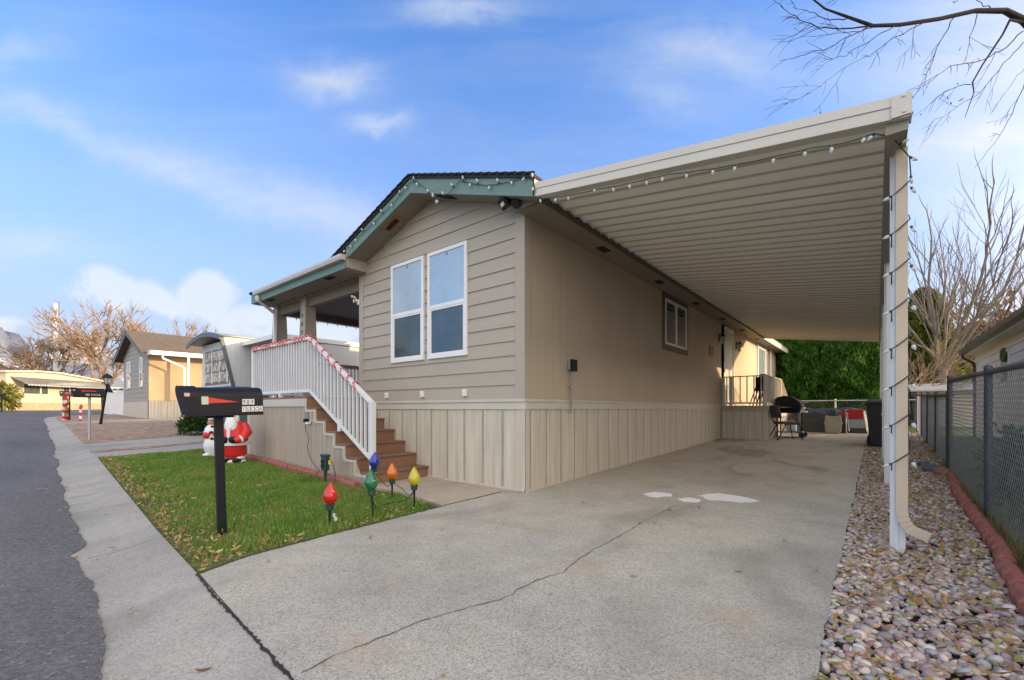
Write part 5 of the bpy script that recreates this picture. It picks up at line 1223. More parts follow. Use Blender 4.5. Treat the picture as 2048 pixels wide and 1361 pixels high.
def blob_pts(rx, ry, rz, rng, lum=.22, zc=None, inner=.55):
    f = lump(6, rng); zc = rz*.8 if zc is None else zc
    def fn(n):
        d = rng.normal(0,1,(n,3)); d /= np.linalg.norm(d,axis=1)[:,None]; d[:,2] = np.where(d[:,2]<-.7,-d[:,2],d[:,2])
        r = (1+lum*f(d*1.9))*rng.uniform(inner,1.04,n)
        return d*np.array([rx,ry,rz])*r[:,None]+np.array([0,0,zc]), d
    return fn
def plant(name, label, cat, loc, fn, n, size, mat, trunk=(.08,.6), group=None, up=.5, asp=2.2, seed=0, crown='crown'):
    rng_ = np.random.default_rng(seed)
    t = thing(name, label, cat, (0,0,0), 0, group); V, F = leafcloud(n, rng_, fn, size, up, asp)
    o = bpy.data.objects.new(crown, np_mesh(crown, V, F, mat)); COL.objects.link(o); o.parent = t
    if trunk:
        mb = MB(); mb.tube([(0,0,-.1),(.02,0,trunk[1]*.5),(0,.02,trunk[1])], [trunk[0],trunk[0]*.8,trunk[0]*.5], 8); obj('trunk', mb, mt['bark'], t, local=True)
    t.location = loc; return t
hr = np.random.default_rng(21)
hed = 'arborvitae forming the hedge behind the driveway'
spots = [(.5,21.6,1.75,5.6,0,'arborvitae at the end of the hedge next to the house wall'),(1.9,22.2,1.7,6.3,1,'tall dense arborvitae in the middle of the hedge above the tan bin'),(3.15,21.7,1.6,6.0,2,'arborvitae in the hedge above the folded lounge chair')]
for (x,y,r,H,s,l) in spots:
    q = np.random.default_rng(30+s); plant('arborvitae', l, 'tree', (x,y,g(x,y)), conifer_pts(r,H,q,.0,.5,.24), 46000, .135, mt['arbor'], (.14,3.5), hed, .9, 3.0, 40+s)
q = np.random.default_rng(77); plant('cypress_tree', 'olive green cypress rising behind the bare tree', 'tree', (6.2,33,1), conifer_pts(1.9,7.4,q,.2,.55,.18), 16000, .30, mt['cyp'], (.2,4), None, .4, 2.2, 78)
q = np.random.default_rng(81); plant('russet_tree', 'russet leaved tree behind the bare trees beyond the fence', 'tree', (10.2,40,1), blob_pts(3.4,3,3.2,q,.3,3.6,.3), 3000, .34, mt['rust'], (.2,3), None, .2, 1.6, 82)
q = np.random.default_rng(83); plant('dark_tree', 'dark broad tree in the gap between the house end and the hedge', 'tree', (-1.9,27.0,.5), blob_pts(2.6,2.4,2.9,q,.3,2.9,.3), 9000, .26, mt['shrub'], (.2,3), None, .2, 1.8, 84)
for i,(x,y,rx,l) in enumerate([(5.6,-.6,.55,'low green shrub behind the chain link fence nearest the frame edge'),(5.65,1.6,.6,'low green shrub behind the fence beside the middle fence post'),(5.6,3.9,.55,'low green shrub behind the far end of the tall fence')]):
    q = np.random.default_rng(90+i); plant('juniper', l, 'shrub', (x,y,g(x,y)), blob_pts(rx,1.15,.42,q,.2,.28,.4), 7000, .085, mt['shrub'], None, 'shrubs behind the chain link fence', .5, 2.5, 95+i)
q = np.random.default_rng(101); plant('yellow_shrub', 'yellow green weeping shrub in front of the cream house', 'shrub', (-55.9,-4.2,1.05), blob_pts(1.5,1.5,1.25,q,.2,1.1,.4), 5200, .30, mt['yshrub'], (.1,.8), None, -.6, 3.5, 102)
q = np.random.default_rng(103); plant('green_shrub', 'small round green shrub by the skirting of the white ribbed home', 'shrub', (-13.6,-.35,g(-13.6,-.3)), blob_pts(.55,.5,.34,q,.2,.30,.4), 5200, .07, mt['shrub'], None, None, .4, 2.2, 104)
for i,(x,y,l) in enumerate([(-66,13,'dark evergreen shrub beyond the roof of the cream house'),(-60,15,'dark evergreen shrub under the flat carport of the cream house')]):
    q = np.random.default_rng(110+i); plant('evergreen_shrub', l, 'shrub', (x,y,1.1), blob_pts(2.2,2.2,1.7+.9*(1-i),q,.25,1.6+.9*(1-i),.4), 4200, .4, mt['shrub'], (.1,.8), None, .4, 2.2, 114+i)
# dry grass along the fence
n = 5200; y = rng.uniform(-3.5,12,n); x = np.interp(y,[-4,1,5,12],[4.72,4.80,4.84,4.95])+rng.normal(0,.045,n); h = rng.uniform(.05,.26,n)*rng.uniform(.4,1.2,n)
k = (np.sin(y*2.3)+np.sin(y*5.1+1)+rng.normal(0,.6,n)) > .35; x, y, h = x[k], y[k], h[k]; n = len(x)
z0 = gnp(x,y)-.03; a = rng.uniform(0,6.28,n); le = rng.uniform(.1,.6,n)*h; w = .0035
V = np.stack([np.stack([x-np.sin(a)*w,y+np.cos(a)*w,z0],1), np.stack([x+np.sin(a)*w,y-np.cos(a)*w,z0],1), np.stack([x+np.cos(a)*le,y+np.sin(a)*le,z0+h],1)],1).reshape(-1,3)
mt['drygrass'] = M_island('dry_grass_blades', [(0,(.09,.13,.03)),(.4,(.20,.19,.06)),(.7,(.40,.30,.12)),(1,(.48,.38,.18))], .6, .3)
o = bpy.data.objects.new('weed_grass', np_mesh('weed_grass', V, np.arange(3*n).reshape(-1,3), mt['drygrass'])); COL.objects.link(o)
tag(o, 'dry tufts of grass along the foot of the chain link fence', 'grass', kind='stuff')
# ================================================================== BARE TREES
def grow(mb, p, d, L, r, depth, rnd, P):
    """recursive tapering limb"""
    segs = 4 if depth > 1 else 3; pts = [p.copy()]; q = p.copy(); dd = d.copy()
    for i in range(segs):
        dd = (dd+Vector((rnd.gauss(0,P['wob']),rnd.gauss(0,P['wob']),rnd.gauss(0,P['wob'])+P['up']))).normalized()
        q = q+dd*(L/segs); pts.append(q.copy())
    r1 = r*P['taper']
    rs = [max(P['rmin'], r+(r1-r)*i/segs) for i in range(segs+1)]
    if depth == 0: rs[-1] = P['rmin']*.5
    mb.tube(pts, rs, 7 if r > .06 else 5 if r > .02 else 3, cap=False)
    if depth <= 0: return
    nb = P['n'][min(depth,len(P['n'])-1)]
    for i in range(nb):
        t = rnd.uniform(.30,1.0) if i else 1.0
        k = min(segs-1,int(t*segs)); b = pts[k].lerp(pts[k+1], t*segs-k)
        ax = (pts[k+1]-pts[k]).normalized(); side = ax.cross(Vector((rnd.gauss(0,1),rnd.gauss(0,1),rnd.gauss(0,1)))).normalized()
        an = rnd.uniform(*P['ang'])*(.45 if i == 0 else 1)
        nd_ = (ax*math.cos(an)+side*math.sin(an)).normalized()
        grow(mb, b, nd_, L*rnd.uniform(*P['len']), max(P['rmin'],(r+(r1-r)*t)*rnd.uniform(.5,.75) if i else r1), depth-1, rnd, P)
def bare_tree(label, loc, H, seed, P, trunk_h, trunk_r, limbs, matt, matc, lean=(0,0), group=None, spread=(.15,.5)):
    rnd = random.Random(seed); t = thing('bare_tree', label, 'tree', loc, 0, group); b = Vector(loc)
    mb = MB(); tops = [b+Vector((0,0,-.2)), b+Vector((lean[0]*.4,lean[1]*.4,trunk_h*.5)), b+Vector((lean[0],lean[1],trunk_h))]
    mb.tube(tops, [trunk_r*1.25,trunk_r,trunk_r*.85], 10); obj('trunk', mb, matt, t, smooth=60)
    mb = MB()
    for i in range(limbs):
        a = 2*PI*(i+rnd.uniform(-.3,.3))/limbs; tl = rnd.uniform(*spread)
        d = Vector((math.cos(a)*math.sin(tl),math.sin(a)*math.sin(tl),math.cos(tl)))
        s = tops[2]-Vector((0,0,rnd.uniform(0,.25)*trunk_h))
        grow(mb, s, d, (H-trunk_h)*rnd.uniform(.38,.52), trunk_r*rnd.uniform(.28,.5), P['depth'], rnd, P)
    obj('crown', mb, matc, t, smooth=60); return t
UP = dict(wob=.10, up=.06, taper=.62, rmin=.006, n=[0,3,4,4,4], ang=(.25,.6), len=(.5,.78), depth=3)
bare_tree('tall bare tree with upright limbs behind the lower chain link fence', (6.35,25.5,.7), 11.0, 5, dict(UP,rmin=.008,up=.10), 2.6, .19, 9, mt['bark'], mt['twig'], (.1,.1), 'bare trees beyond the fence', (.08,.40))
bare_tree('bare tree with spreading limbs above the eave of the sage house', (9.6,36,1), 11.0, 8, dict(UP,rmin=.011), 2.2, .17, 8, mt['bark'], mt['twig'], (.6,.2), 'bare trees beyond the fence', (.12,.5))
bare_tree('low pale bare shrub tree bending toward the hedge beside the white posts', (5.1,23.0,.6), 4.6, 12, dict(UP,rmin=.010,up=-.01), .9, .10, 9, mt['bark_gold'], mt['bark_gold'], (0,0), 'bare trees beyond the fence', (.35,1.0))
bare_tree('bare golden tree far behind the sage house eave', (19,52,1), 13, 14, dict(UP,rmin=.02,n=[0,4,4,4]), 3, .25, 9, mt['bark_gold'], mt['bark_gold'], (0,0), 'bare trees beyond the fence', (.2,.7))
SP = dict(wob=.13, up=.015, taper=.6, rmin=.030, n=[0,4,4,4,4], ang=(.3,.75), len=(.48,.78), depth=4)
far = 'bare trees behind the cream house'
bare_tree('broad bare tree with many golden limbs behind the middle of the cream house', (-74,5.5,1.1), 13.5, 31, SP, 2.6, .50, 6, mt['bark_gold'], mt['bark_gold'], (0,0), far, (.25,.8))
bare_tree('largest bare golden tree behind the flat carport of the cream house', (-72,13.5,1.1), 13.5, 33, SP, 3.4, .62, 6, mt['bark_gold'], mt['bark_gold'], (.3,0), far, (.2,.8))
bare_tree('bare tree to the left of the white utility pole behind the cream house', (-84,.8,1.1), 10.5, 36, SP, 3.0, .45, 6, mt['bark_gold'], mt['bark_gold'], (-.5,0), far, (.3,.85))
bare_tree('farther bare tree showing above the brown shingle roof', (-90,22,1.1), 14, 38, dict(SP,rmin=.04), 3.4, .5, 6, mt['bark_gold'], mt['bark_gold'], (0,0), far, (.3,.8))
# near tree outside the frame whose branch hangs over the carport corner
rnd = random.Random(17); OT = dict(wob=.10, up=-.055, taper=.5, rmin=.0024, n=[0,4,5,5], ang=(.35,.8), len=(.42,.75), depth=2)
t = thing('overhanging_tree', 'dark bare branches with drooping twigs reaching in over the carport corner', 'tree', (12.3,8.2,0))
mb = MB(); tr = [(12.3,8.2,-.2),(12.2,8.15,2.5),(11.7,8.0,4.8),(10.3,7.75,6.5)]; mb.tube([Vector(p) for p in tr], [.26,.22,.19,.14], 10); obj('trunk', mb, mt['branchdark'], t, smooth=60)
cam0 = Vector((3.886,-4.99,1.2)); Rv = Vector((.7705,.6375,0)); Fv = Vector((-.6375,.7705,0))
def dp(px, py, d): return cam0+(Rv*((px-1024)/881)+Fv+Vector((0,0,(818-py)/881)))*d
limb = [Vector((10.3,7.75,6.5)), Vector((8.3,7.35,7.25)), Vector((7.1,6.95,7.4)), dp(2110,110,7.6), dp(2048,42,7.3), dp(2010,22,7.2), dp(1950,22,7.1), dp(1880,38,7.0), dp(1800,50,6.9), dp(1745,52,6.85), dp(1700,36,6.8), dp(1650,18,6.8), dp(1605,-18,6.75)]
mb = MB(); mb.tube(limb, [.12,.09,.075,.066,.054,.042,.034,.031,.028,.025,.020,.013,.009,.005], 8)
limb2 = [dp(2048,45,7.3), dp(2020,40,7.2), dp(2005,70,7.1), dp(1965,130,7.0), dp(1945,165,6.95), dp(1948,185,6.9), dp(1930,235,6.9)]; mb.tube(limb2, [.028,.019,.015,.012,.010,.008,.004], 6)
subs = [([(1690,135),(1640,172),(1600,197),(1564,207)],.005),([(1690,135),(1665,180),(1632,221)],.004),([(1745,52),(1690,58),(1640,55),(1600,40),(1560,12)],.020),([(1700,36),(1660,40),(1620,24),(1585,14)],.014),([(1745,52),(1700,72),(1660,95),(1610,110),(1560,122)],.013),([(1790,52),(1740,80),(1690,112),(1640,125)],.012),([(1850,45),(1790,75),(1740,110),(1690,135)],.012),([(1910,32),(1880,85),(1860,135),(1845,170)],.014),([(1955,28),(1940,75),(1930,125)],.011),([(2048,60),(2000,105),(1960,122),(1900,133),(1850,170)],.016),([(1946,168),(1910,175),(1880,190),(1858,210)],.010),([(2048,85),(2010,125),(1960,185),(1900,225),(1845,258)],.012),([(2060,140),(2030,215),(2000,270),(1950,335)],.011),([(2060,130),(2035,150),(2000,200)],.009),([(1830,48),(1825,80),(1822,120)],.008),([(1780,-30),(1700,-10),(1650,8)],.012),([(1990,24),(1960,6),(1930,-20)],.014),([(1765,52),(1720,62),(1660,70),(1600,75)],.010)]
for k_, (pp, r0) in enumerate(subs):
    d0 = 6.95+rnd.uniform(-.25,.35); d1 = d0+rnd.uniform(-.6,.5)
    pts = [dp(px,py,d0+(d1-d0)*i/(len(pp)-1)) for i,(px,py) in enumerate(pp)]
    out = []
    for a, b in zip(pts, pts[1:]):
        for i in range(4):
            q = a.lerp(b,i/4); out.append(q+Vector((rnd.gauss(0,.008),rnd.gauss(0,.008),rnd.gauss(0,.008))))
    out.append(pts[-1]); n = len(out)
    mb.tube(out, [max(.0026,r0*.6*(1-.8*i/n)) for i in range(n)], 5, cap=False)
    for i in range(3,n-1):
        if rnd.random() < .55:
            ax = (out[i+1]-out[i]).normalized(); side = ax.cross(Vector((rnd.gauss(0,1),rnd.gauss(0,1),rnd.gauss(0,1)))).normalized(); an = rnd.uniform(.35,.85)
            grow(mb, out[i], (ax*math.cos(an)+side*math.sin(an)+Vector((0,0,-.12))).normalized(), rnd.uniform(.12,.42), max(.0026,r0*.30), rnd.choice((0,1,1)), rnd, dict(OT,n=[0,3,3]))
obj('branches', mb, mt['branchdark'], t, smooth=60)
q = np.random.default_rng(5); P = []
for (px,py) in [(1562,210),(1572,208),(1585,205),(1630,222),(1640,220),(1908,5),(1920,98),(1850,150),(1915,168),(1902,207),(1922,200),(1895,196),(1841,230),(1817,252),(1972,134)]: P.append(dp(px,py,6.9+q.uniform(-.2,.2)))
P = np.array([p[:] for p in P]); V, F = leafmesh(); s = q.uniform(.028,.042,len(P)); V2, F2 = scatter(V,F,P,np.stack([s,s*.55,s],1),rots(len(P),1.2,q))
mt['hangleaf'] = M_island('withered_hanging_leaves', [(0,(.10,.11,.03)),(.5,(.16,.13,.05)),(1,(.12,.07,.03))], .6, .3)
o = bpy.data.objects.new('withered_leaves', np_mesh('withered_leaves', V2, F2, mt['hangleaf'])); COL.objects.link(o); setp(o, t)
# ================================================================== RIGHT NEIGHBOUR
rh = thing('sage_house', 'pale sage lap sided house with brown gutter beyond the chain link fence', 'house', (8.5,7,.1))
lap_wall('side_wall', mt['lapr'], rh, -.8, 15.0, .25, 2.95, .20, lambda u,o,z: (6.3-o,u,z))
mb = MB(); mb.box(6.31,10.4,-.8,15.0,0,2.92); mb.prism([(6.3,2.9),(10.4,2.9),(8.35,4.40)], 'y', -.79, 14.99); obj('wall', mb, mt['lapr'], rh)
mb = MB()
for a, b in ((8.35,5.98),(8.35,10.72)):
    za, zb_ = 4.48, 2.97  # ridge raised so the roof keeps low sun off the long side wall
    mb.prism([(a,za),(b,zb_),(b,zb_+.06),(a,za+.06)], 'y', -1.1, 14.85)
obj('roof', mb, mt['shingle_b'], rh)
mb = MB(); mb.box(6.0,6.3,-1.0,14.8,2.86,2.88); obj('soffit', mb, mt['lapr'], rh)
mb = MB(); mb.prism([(5.90,2.93),(6.02,2.86),(6.02,3.02),(5.88,3.02)], 'y', -1.1, 14.85); g_ = obj('gutter', mb, mt['brownmetal'], rh)
mb = MB()
pts = [(5.96,14.6,2.90),(5.96,14.6,2.80),(6.22,14.85,2.62),(6.26,14.92,2.5),(6.26,14.92,.3)]
for a, b in zip(pts, pts[1:]): mb.beam(a,b,.07,.06,up=(0,1,.1))
obj('downspout', mb, mt['brownmetal'], rh)
mb = MB(); xframe(mb, 10.35, 11.25, 1.78, 2.62, .07, 6.262, 6.29); w = obj('window', mb, mt['white'], rh)
mb = MB(); mb.box(6.272,6.28,10.42,11.18,1.85,2.55); obj('pane', mb, mt['glassL'], w)
mb = MB(); mb.tube([(6.25,10.8+.20*math.cos(a),2.50+.14*math.sin(a)) for a in [2*PI*i/14 for i in range(14)]], .035, 6, closed=True)
tag(obj('wreath', mb, mt['yshrub'], smooth=60), 'small pale wreath hanging on the narrow window of the sage house', 'wreath')
mb = MB(); xframe(mb, 7.1, 7.9, 1.95, 2.72, .07, 6.262, 6.29); w = obj('window', mb, mt['white'], rh)
mb = MB(); mb.box(6.272,6.28,7.17,7.83,2.02,2.65); obj('pane', mb, mt['glassL'], w)
# little shed at the back of the neighbour's yard
sh = thing('garden_shed', 'low cream shed with pale roof behind the bare tree trunk', 'shed', (8,22,.6))
lap_wall('wall', mt['creamwall'], sh, 5.2, 10.6, .45, 1.95, .15, lambda u,o,z: (u,20.5-o,z))
mb = MB(); mb.box(5.2,10.6,20.51,24,.4,1.95); obj('wall', mb, mt['creamwall'], sh)
mb = MB(); mb.prism([(20.2,1.93),(24.2,2.35),(24.2,2.42),(20.2,2.0)], 'x', 5.0, 10.8); obj('roof', mb, mt['roofmetal'], sh)
# ================================================================== LEFT NEIGHBOUR A
A = thing('white_ribbed_home', 'white ribbed metal mobile home with raked end and flat side awning', 'house', (-15,1,.4)); ga = .38
mb = MB(); mb.box(-17,-13.42,.72,15.9,ga,3.70); obj('wall', mb, mt['metalfront'], A)
mb = MB(); mb.box(-13.42,-13.38,.74,15.9,1.98,3.72); obj('ribbed_side', mb, mt['metalwhite'], A)
mb = MB(); mb.box(-13.42,-13.37,.74,15.9,ga-.1,1.98); mb.box(-17.02,-13.4,.68,.72,ga-.1,1.15); obj('ribbed_skirting', mb, mt['bluerib'], A)
mb = MB(); mb.prism([(.30,3.72),(.74,3.72),(.74,1.75)], 'x', -13.415, -13.385); obj('side_fin', mb, mt['metalwhite'], A)
for xa in (-13.40,):
    mb = MB(); mb.beam((xa,.27,3.74),(xa,.70,1.75),.09,.10); mb.beam((xa,.70,1.78),(xa,.70,.3),.09,.06); obj('raked_trim', mb, mt['bluegrey'], A)
mb = MB(); arc = [(-17.1+3.8*i/12, 3.70+.26*math.sin(PI*i/12)) for i in range(13)]
mb.prism(arc+[(x,z+.03) for x,z in arc[::-1]], 'y', .22, 16.2); obj('roof', mb, mt['roofmetal'], A)
mb = MB(); mb.prism([(x,z-.14) for x,z in arc]+[(x,z+.01) for x,z in arc[::-1]], 'y', .20, .235); obj('roof_fascia', mb, mt['bluegrey'], A)
mb = MB(); mb.box(-16.62,-14.02,.69,.72,2.12,3.42); mb.box(-17,-13.4,.675,.715,1.62,2.02); w = obj('window', mb, mt['bluegrey'], A)
mb = MB()
for i in range(3):
    for j in range(3): mb.prism([(.684,2.20+.40*j),(.672,2.20+.40*j),(.660,2.55+.40*j),(.672,2.55+.40*j)], 'x', -16.45+.82*i, -15.69+.82*i)
m_, nt_, bs_ = nodes('jalousie_glass'); n_ = noise(nt_, coord(nt_,(1,1,1)), 3.2, 3, .6)
nt_.links.new(ramp(nt_, n_, [(.35,(.13,.12,.10)),(.48,(.34,.30,.22)),(.55,(.62,.60,.54)),(.62,(.22,.20,.16))]), bs_.inputs['Base Color']); bs_.inputs['Roughness'].default_value = .12; mt['jal'] = m_
obj('pane', mb, mt['jal'], w)
mb = MB()
for x in (-16.5,-15.66,-14.84,-14.05): mb.box(x-.03,x+.03,.655,.69,2.15,3.40)
obj('frame', mb, mt['white'], w)
mb = MB(); mb.box(-13.40,-10.5,.95,12,3.45,3.53); obj('awning_roof', mb, mt['roofmetal'], A)
mb = MB(); mb.box(-13.4,-10.48,.92,.95,3.42,3.56); mb.box(-10.5,-10.47,.92,12,3.42,3.56); obj('awning_fascia', mb, mt['postwhite'], A)
mb = MB(); mb.box(-10.53,-10.50,1.75,12,1.4,3.40); obj('ribbed_screen', mb, mt['metalwhite'], A)
for y in (1.1,4.5,8,11.5):
    mb = MB(); mb.box(-10.56,-10.50,y-.03,y+.03,g(-10.5,y)-.05,3.43); obj('awning_post', mb, mt['postwhite'], A)
# ================================================================== LEFT NEIGHBOUR B
B = thing('gabled_house', 'grey gabled house with brown shingle roof and sunlit tan side wall', 'house', (-30,2,.7)); gb = .62
bx0, bx1, by0 = -33.5, -27.0, .94
def gzb_(x): return 5.72-.40*abs(x+30.5)
lap_wall('front_wall', mt['greywall'], B, bx0, bx1, 1.60, 5.6, .26, lambda u,o,z: (u,by0-o,z), lambda z: (-30.5-(5.66-z)/.40, -30.5+(5.66-z)/.40), .02)
mb = MB(); mb.box(bx0,bx1,by0+.01,14,gb,4.3); mb.prism([(bx0,4.3),(bx1,4.3),(-30.5,5.6)], 'y', by0+.01, 13.9); obj('wall_core', mb, mt['greywall'], B)
mb = MB(); mb.box(bx1,bx1+.03,by0,14,1.62,4.32); obj('side_wall', mb, mt['tanwall'], B)
skirting('skirting', B, bx1-bx0, lambda u,d,z: (bx0+u,by0-.03-d,z), lambda u: gb-.1, 1.60, [mt['skirt'],mt['decksk']], .3)
skirting('skirting', B, 13, lambda u,d,z: (bx1+.04+d,by0+u,z), lambda u: gb-.1, 1.62, [mt['skirt'],mt['decksk']], .3)
mb = MB()
for s in (1,-1):
    xe = -30.5+s*3.95; mb.prism([(-30.5,5.80),(xe,5.80-.40*3.95),(xe,5.80-.40*3.95+.08),(-30.5,5.88)], 'y', by0-.42, 14.3)
obj('roof', mb, mt['shingle_b'], B)
mb = MB()
for s in (1,-1):
    xe = -30.5+s*3.93; mb.prism([(-30.5,5.60),(xe,5.60-.40*3.93),(xe,5.80-.40*3.93),(-30.5,5.80)], 'y', by0-.41, by0-.37)
obj('gable_fascia', mb, mt['bluegrey'], B)
for (x0,x1,z0,z1) in ((-28.85,-28.1,2.45,4.15),(-32.3,-31.3,2.45,4.1)):
    mb = MB(); frame(mb, x0,x1,z0,z1,.09,by0-.07,by0-.02); mb.box(x0,x1,by0-.065,by0-.03,(z0+z1)/2-.05,(z0+z1)/2+.05); w = obj('window', mb, mt['white'], B)
    mb = MB(); mb.box(x0+.09,x1-.09,by0-.045,by0-.035,(z0+z1)/2+.05,z1-.09); obj('pane', mb, mt['glassU'], w)
    mb = MB(); mb.box(x0+.09,x1-.09,by0-.045,by0-.035,z0+.09,(z0+z1)/2-.05); obj('pane', mb, mt['glassD'] if x0 > -30 else mt['glassU'], w)
mb = MB(); mb.box(-26.95,-25.9,by0-.1,13,4.22,4.30); mb.box(-25.92,-25.86,by0-.1,13,4.10,4.33); mb.box(-26.95,-25.9,by0-.13,by0-.1,4.12,4.33); obj('side_awning', mb, mt['white'], B)
for y in (2.5,6.5,10.5):
    mb = MB(); mb.box(-25.97,-25.88,y-.05,y+.05,.55,4.12); obj('awning_post', mb, mt['white'], B)
mb = MB(); pts = [(-26.0,1.35,4.10),(-26.0,1.35,3.95),(-26.0,2.25,3.55),(-26.0,2.33,3.45),(-26.0,2.33,.7)]
for a, b in zip(pts, pts[1:]): mb.beam(a,b,.09,.08,up=(1,0,.01))
obj('downspout', mb, mt['white'], B)
# white vinyl fence and a parked car beyond it
t = thing('white_fence', 'solid white vinyl fence left of the grey gabled house', 'fence', (-36,1,.8))
mb = MB(); mb.box(-42,-33.55,1.15,1.2,.7,2.36); obj('panel', mb, mt['white'], t)
mb = MB(); mb.box(-42,-33.55,1.12,1.23,2.34,2.42); obj('rail', mb, mt['white'], t)
for x in (-42,-39.2,-36.4,-33.7):
    mb = MB(); mb.box(x-.07,x+.07,1.1,1.25,.6,2.48); obj('post', mb, mt['white'], t)
t = thing('parked_car', 'white car parked behind the white vinyl fence, only its roof showing', 'car', (-38,4,.9)); cx, cy, cz0 = -44.6, 3.4, 1.32
mb = MB(); mb.prism([(cx-2.2,cz0+.3),(cx+2.2,cz0+.3),(cx+2.25,cz0+.8),(cx+1.3,cz0+1.0),(cx+.5,cz0+1.62),(cx-1.2,cz0+1.65),(cx-2.1,cz0+1.05),(cx-2.25,cz0+.8)], 'y', cy-.85, cy+.85); body = obj('body', mb, mt['carwhite'], t, bevel=.08)
mb = MB(); mb.prism([(cx+1.15,cz0+1.05),(cx+.5,cz0+1.55),(cx-1.1,cz0+1.58),(cx-1.8,cz0+1.08)], 'y', cy-.86, cy+.86); obj('window', mb, mt['glassD'], t)
for wx in (-1.4,1.4):
    for wy in (-.8,.8):
        mb = MB(); mb.lathe([(.34,cy+wy-.1),(.34,cy+wy+.1)], (cx+wx,0,cz0+.34), 16, 'y'); obj('wheel', mb, mt['tyre'], t)
# ================================================================== CREAM HOUSE AT THE BEND (local axes: x along the front, y back)
C = thing('cream_house', 'low cream house with striped metal awning at the end of the road', 'house', (0,0,0))
def lo(n, mb, m, p=None, **k): return obj(n, mb, m, p or C, local=True, **k)
mb = MB(); top = [(0,3.62),(2.5,3.86),(5,3.86),(7.5,3.62),(10.2,3.30)]
mb.prism([(0,.75),(10.2,.75)]+top[::-1], 'y', 0, 9); lo('wall', mb, mt['creamwall'])
mb = MB(); mb.box(0,10.2,-.03,.05,-.2,.75); lo('skirting', mb, mt['sandstone'])
mb = MB(); tp = [(-.35,3.60)]+top+[(10.6,3.26)]; mb.prism(tp+[(x,z+.14) for x,z in tp[::-1]], 'y', -.35, 9.3); lo('roof', mb, mt['band'])
mb = MB(); n = 34
for i in range(n):
    a, b = .35+9.5*i/n, .35+9.5*(i+.55)/n
    mb.add([(a,0,3.28),(b,0,3.28),(b+.45,-1.25,2.52),(a+.45,-1.25,2.52),(a,0,3.25),(b,0,3.25),(b+.45,-1.25,2.49),(a+.45,-1.25,2.49)], [(0,1,2,3),(7,6,5,4),(0,4,5,1),(1,5,6,2),(2,6,7,3),(3,7,4,0)])
mb = MB(); mb2 = MB(); mb2.add([(.35,0,3.24),(9.85,0,3.24),(10.3,-1.25,2.47),(.80,-1.25,2.47)], [(0,1,2,3),(3,2,1,0)]); mb2.box(.8,10.3,-1.27,-1.23,2.40,2.52)
lo('awning', mb2, mt['awning'])
for (x0,x1) in ((1.5,3.2),(3.2,4.0),(5.5,6.3),(6.3,6.9),(8.0,8.6)):
    mb = MB(); frame(mb, x0,x1,1.55,2.65,.08,-.06,.0); w = lo('window', mb, mt['band'])
    mb = MB(); mb.box(x0+.08,x1-.08,-.03,-.02,1.63,2.57); lo('pane', mb, mt['glassL'], w)
mb = MB(); mb.box(6.95,8.0,-.08,-.02,1.5,2.6); lo('green_panel', mb, mt['lime'])
mb = MB(); mb.box(6.78,6.95,-.07,-.02,1.5,2.6); lo('brown_panel', mb, mt['sandstone'])
mb = MB(); mb.box(10.2,17,.5,6,2.62,2.80); lo('carport_roof', mb, mt['band'])
for x in (13.4,16.8):
    mb = MB(); mb.box(x-.08,x+.08,.6,.76,-.1,2.65); lo('carport_post', mb, mt['white'])
mb = MB(); mb.box(-6,-.02,.6,7,.0,3.3); lo('side_extension', mb, mt['metalfront'])
C.location = (-60.0,-3.4,1.08); C.rotation_euler = (0,0,math.atan2(7.47,-6.74))
mb = MB(); mb.tube([(-82.2,1.6,1),(-82.2,1.6,15.5)], [.30,.2], 10); tag(obj('utility_pole', mb, mt['white'], smooth=60), 'plain white pole rising behind the roof of the cream house', 'pole')
# mountains
rm = np.random.default_rng(2); nx, ny = 150, 26; V = []; F = []
for j in range(ny+1):
    for i in range(nx+1):
        a = R(100+150*i/nx); rad = 900+1400*j/ny; u = j/ny
        ridge = lin(100+150*i/nx, [(150,.05),(158,.16),(165,.42),(171,.66),(179,.78),(188,.66),(200,.5),(250,.3)])*(1+.14*math.sin(i*.61+1)+.10*math.sin(i*1.3+j*.5)+.07*math.sin(i*2.3+j*.9))
        hh = 250*ridge*math.sin(PI*min(1,u*1.15))**1.3*(.75+.25*math.sin(i*.5+j*.9)*math.sin(j*.7+i*.2))
        V.append((rad*math.cos(a), rad*math.sin(a), hh-3))
for j in range(ny):
    for i in range(nx): a = j*(nx+1)+i; F.append((a,a+1,a+nx+2,a+nx+1))
mb = MB(); mb.add(V,F); hl = obj('mountains', mb, mt['mountain'], smooth=80, fix=True); hl['kind'] = 'structure'
# tall trees out of frame to the right that filter the low sun
for i in range(5):
    q = np.random.default_rng(200+i); x, y = 34+rg.uniform(-2,2), -6+9*i
    t_h = 10.5
# ================================================================== LIGHT, SKY, CAMERA
EL, AZ = R(10), R(33)
sun = bpy.data.lights.new('sun','SUN'); sun.energy = 2.2; sun.angle = R(.6); sun.color = (1,.68,.36)
so = bpy.data.objects.new('sun', sun); COL.objects.link(so)
sd = Vector((math.cos(EL)*math.cos(AZ), math.cos(EL)*math.sin(AZ), math.sin(EL))); so.rotation_euler = sd.to_track_quat('Z','Y').to_euler(); so.location = (30,20,30)
w = bpy.data.worlds.new('World'); scene.world = w; w.use_nodes = True; nt = w.node_tree; L = nt.links
bg = nt.nodes['Background']
sky = nt.nodes.new('ShaderNodeTexSky'); sky.sky_type = 'NISHITA'; sky.sun_disc = False; sky.sun_elevation = EL; sky.sun_rotation = math.atan2(sd.x, sd.y)
sky.air_density = 1.0; sky.dust_density = 1.5; sky.ozone_density = 2.0; sky.altitude = 1300
tc = nt.nodes.new('ShaderNodeTexCoord'); D = tc.outputs['Generated']
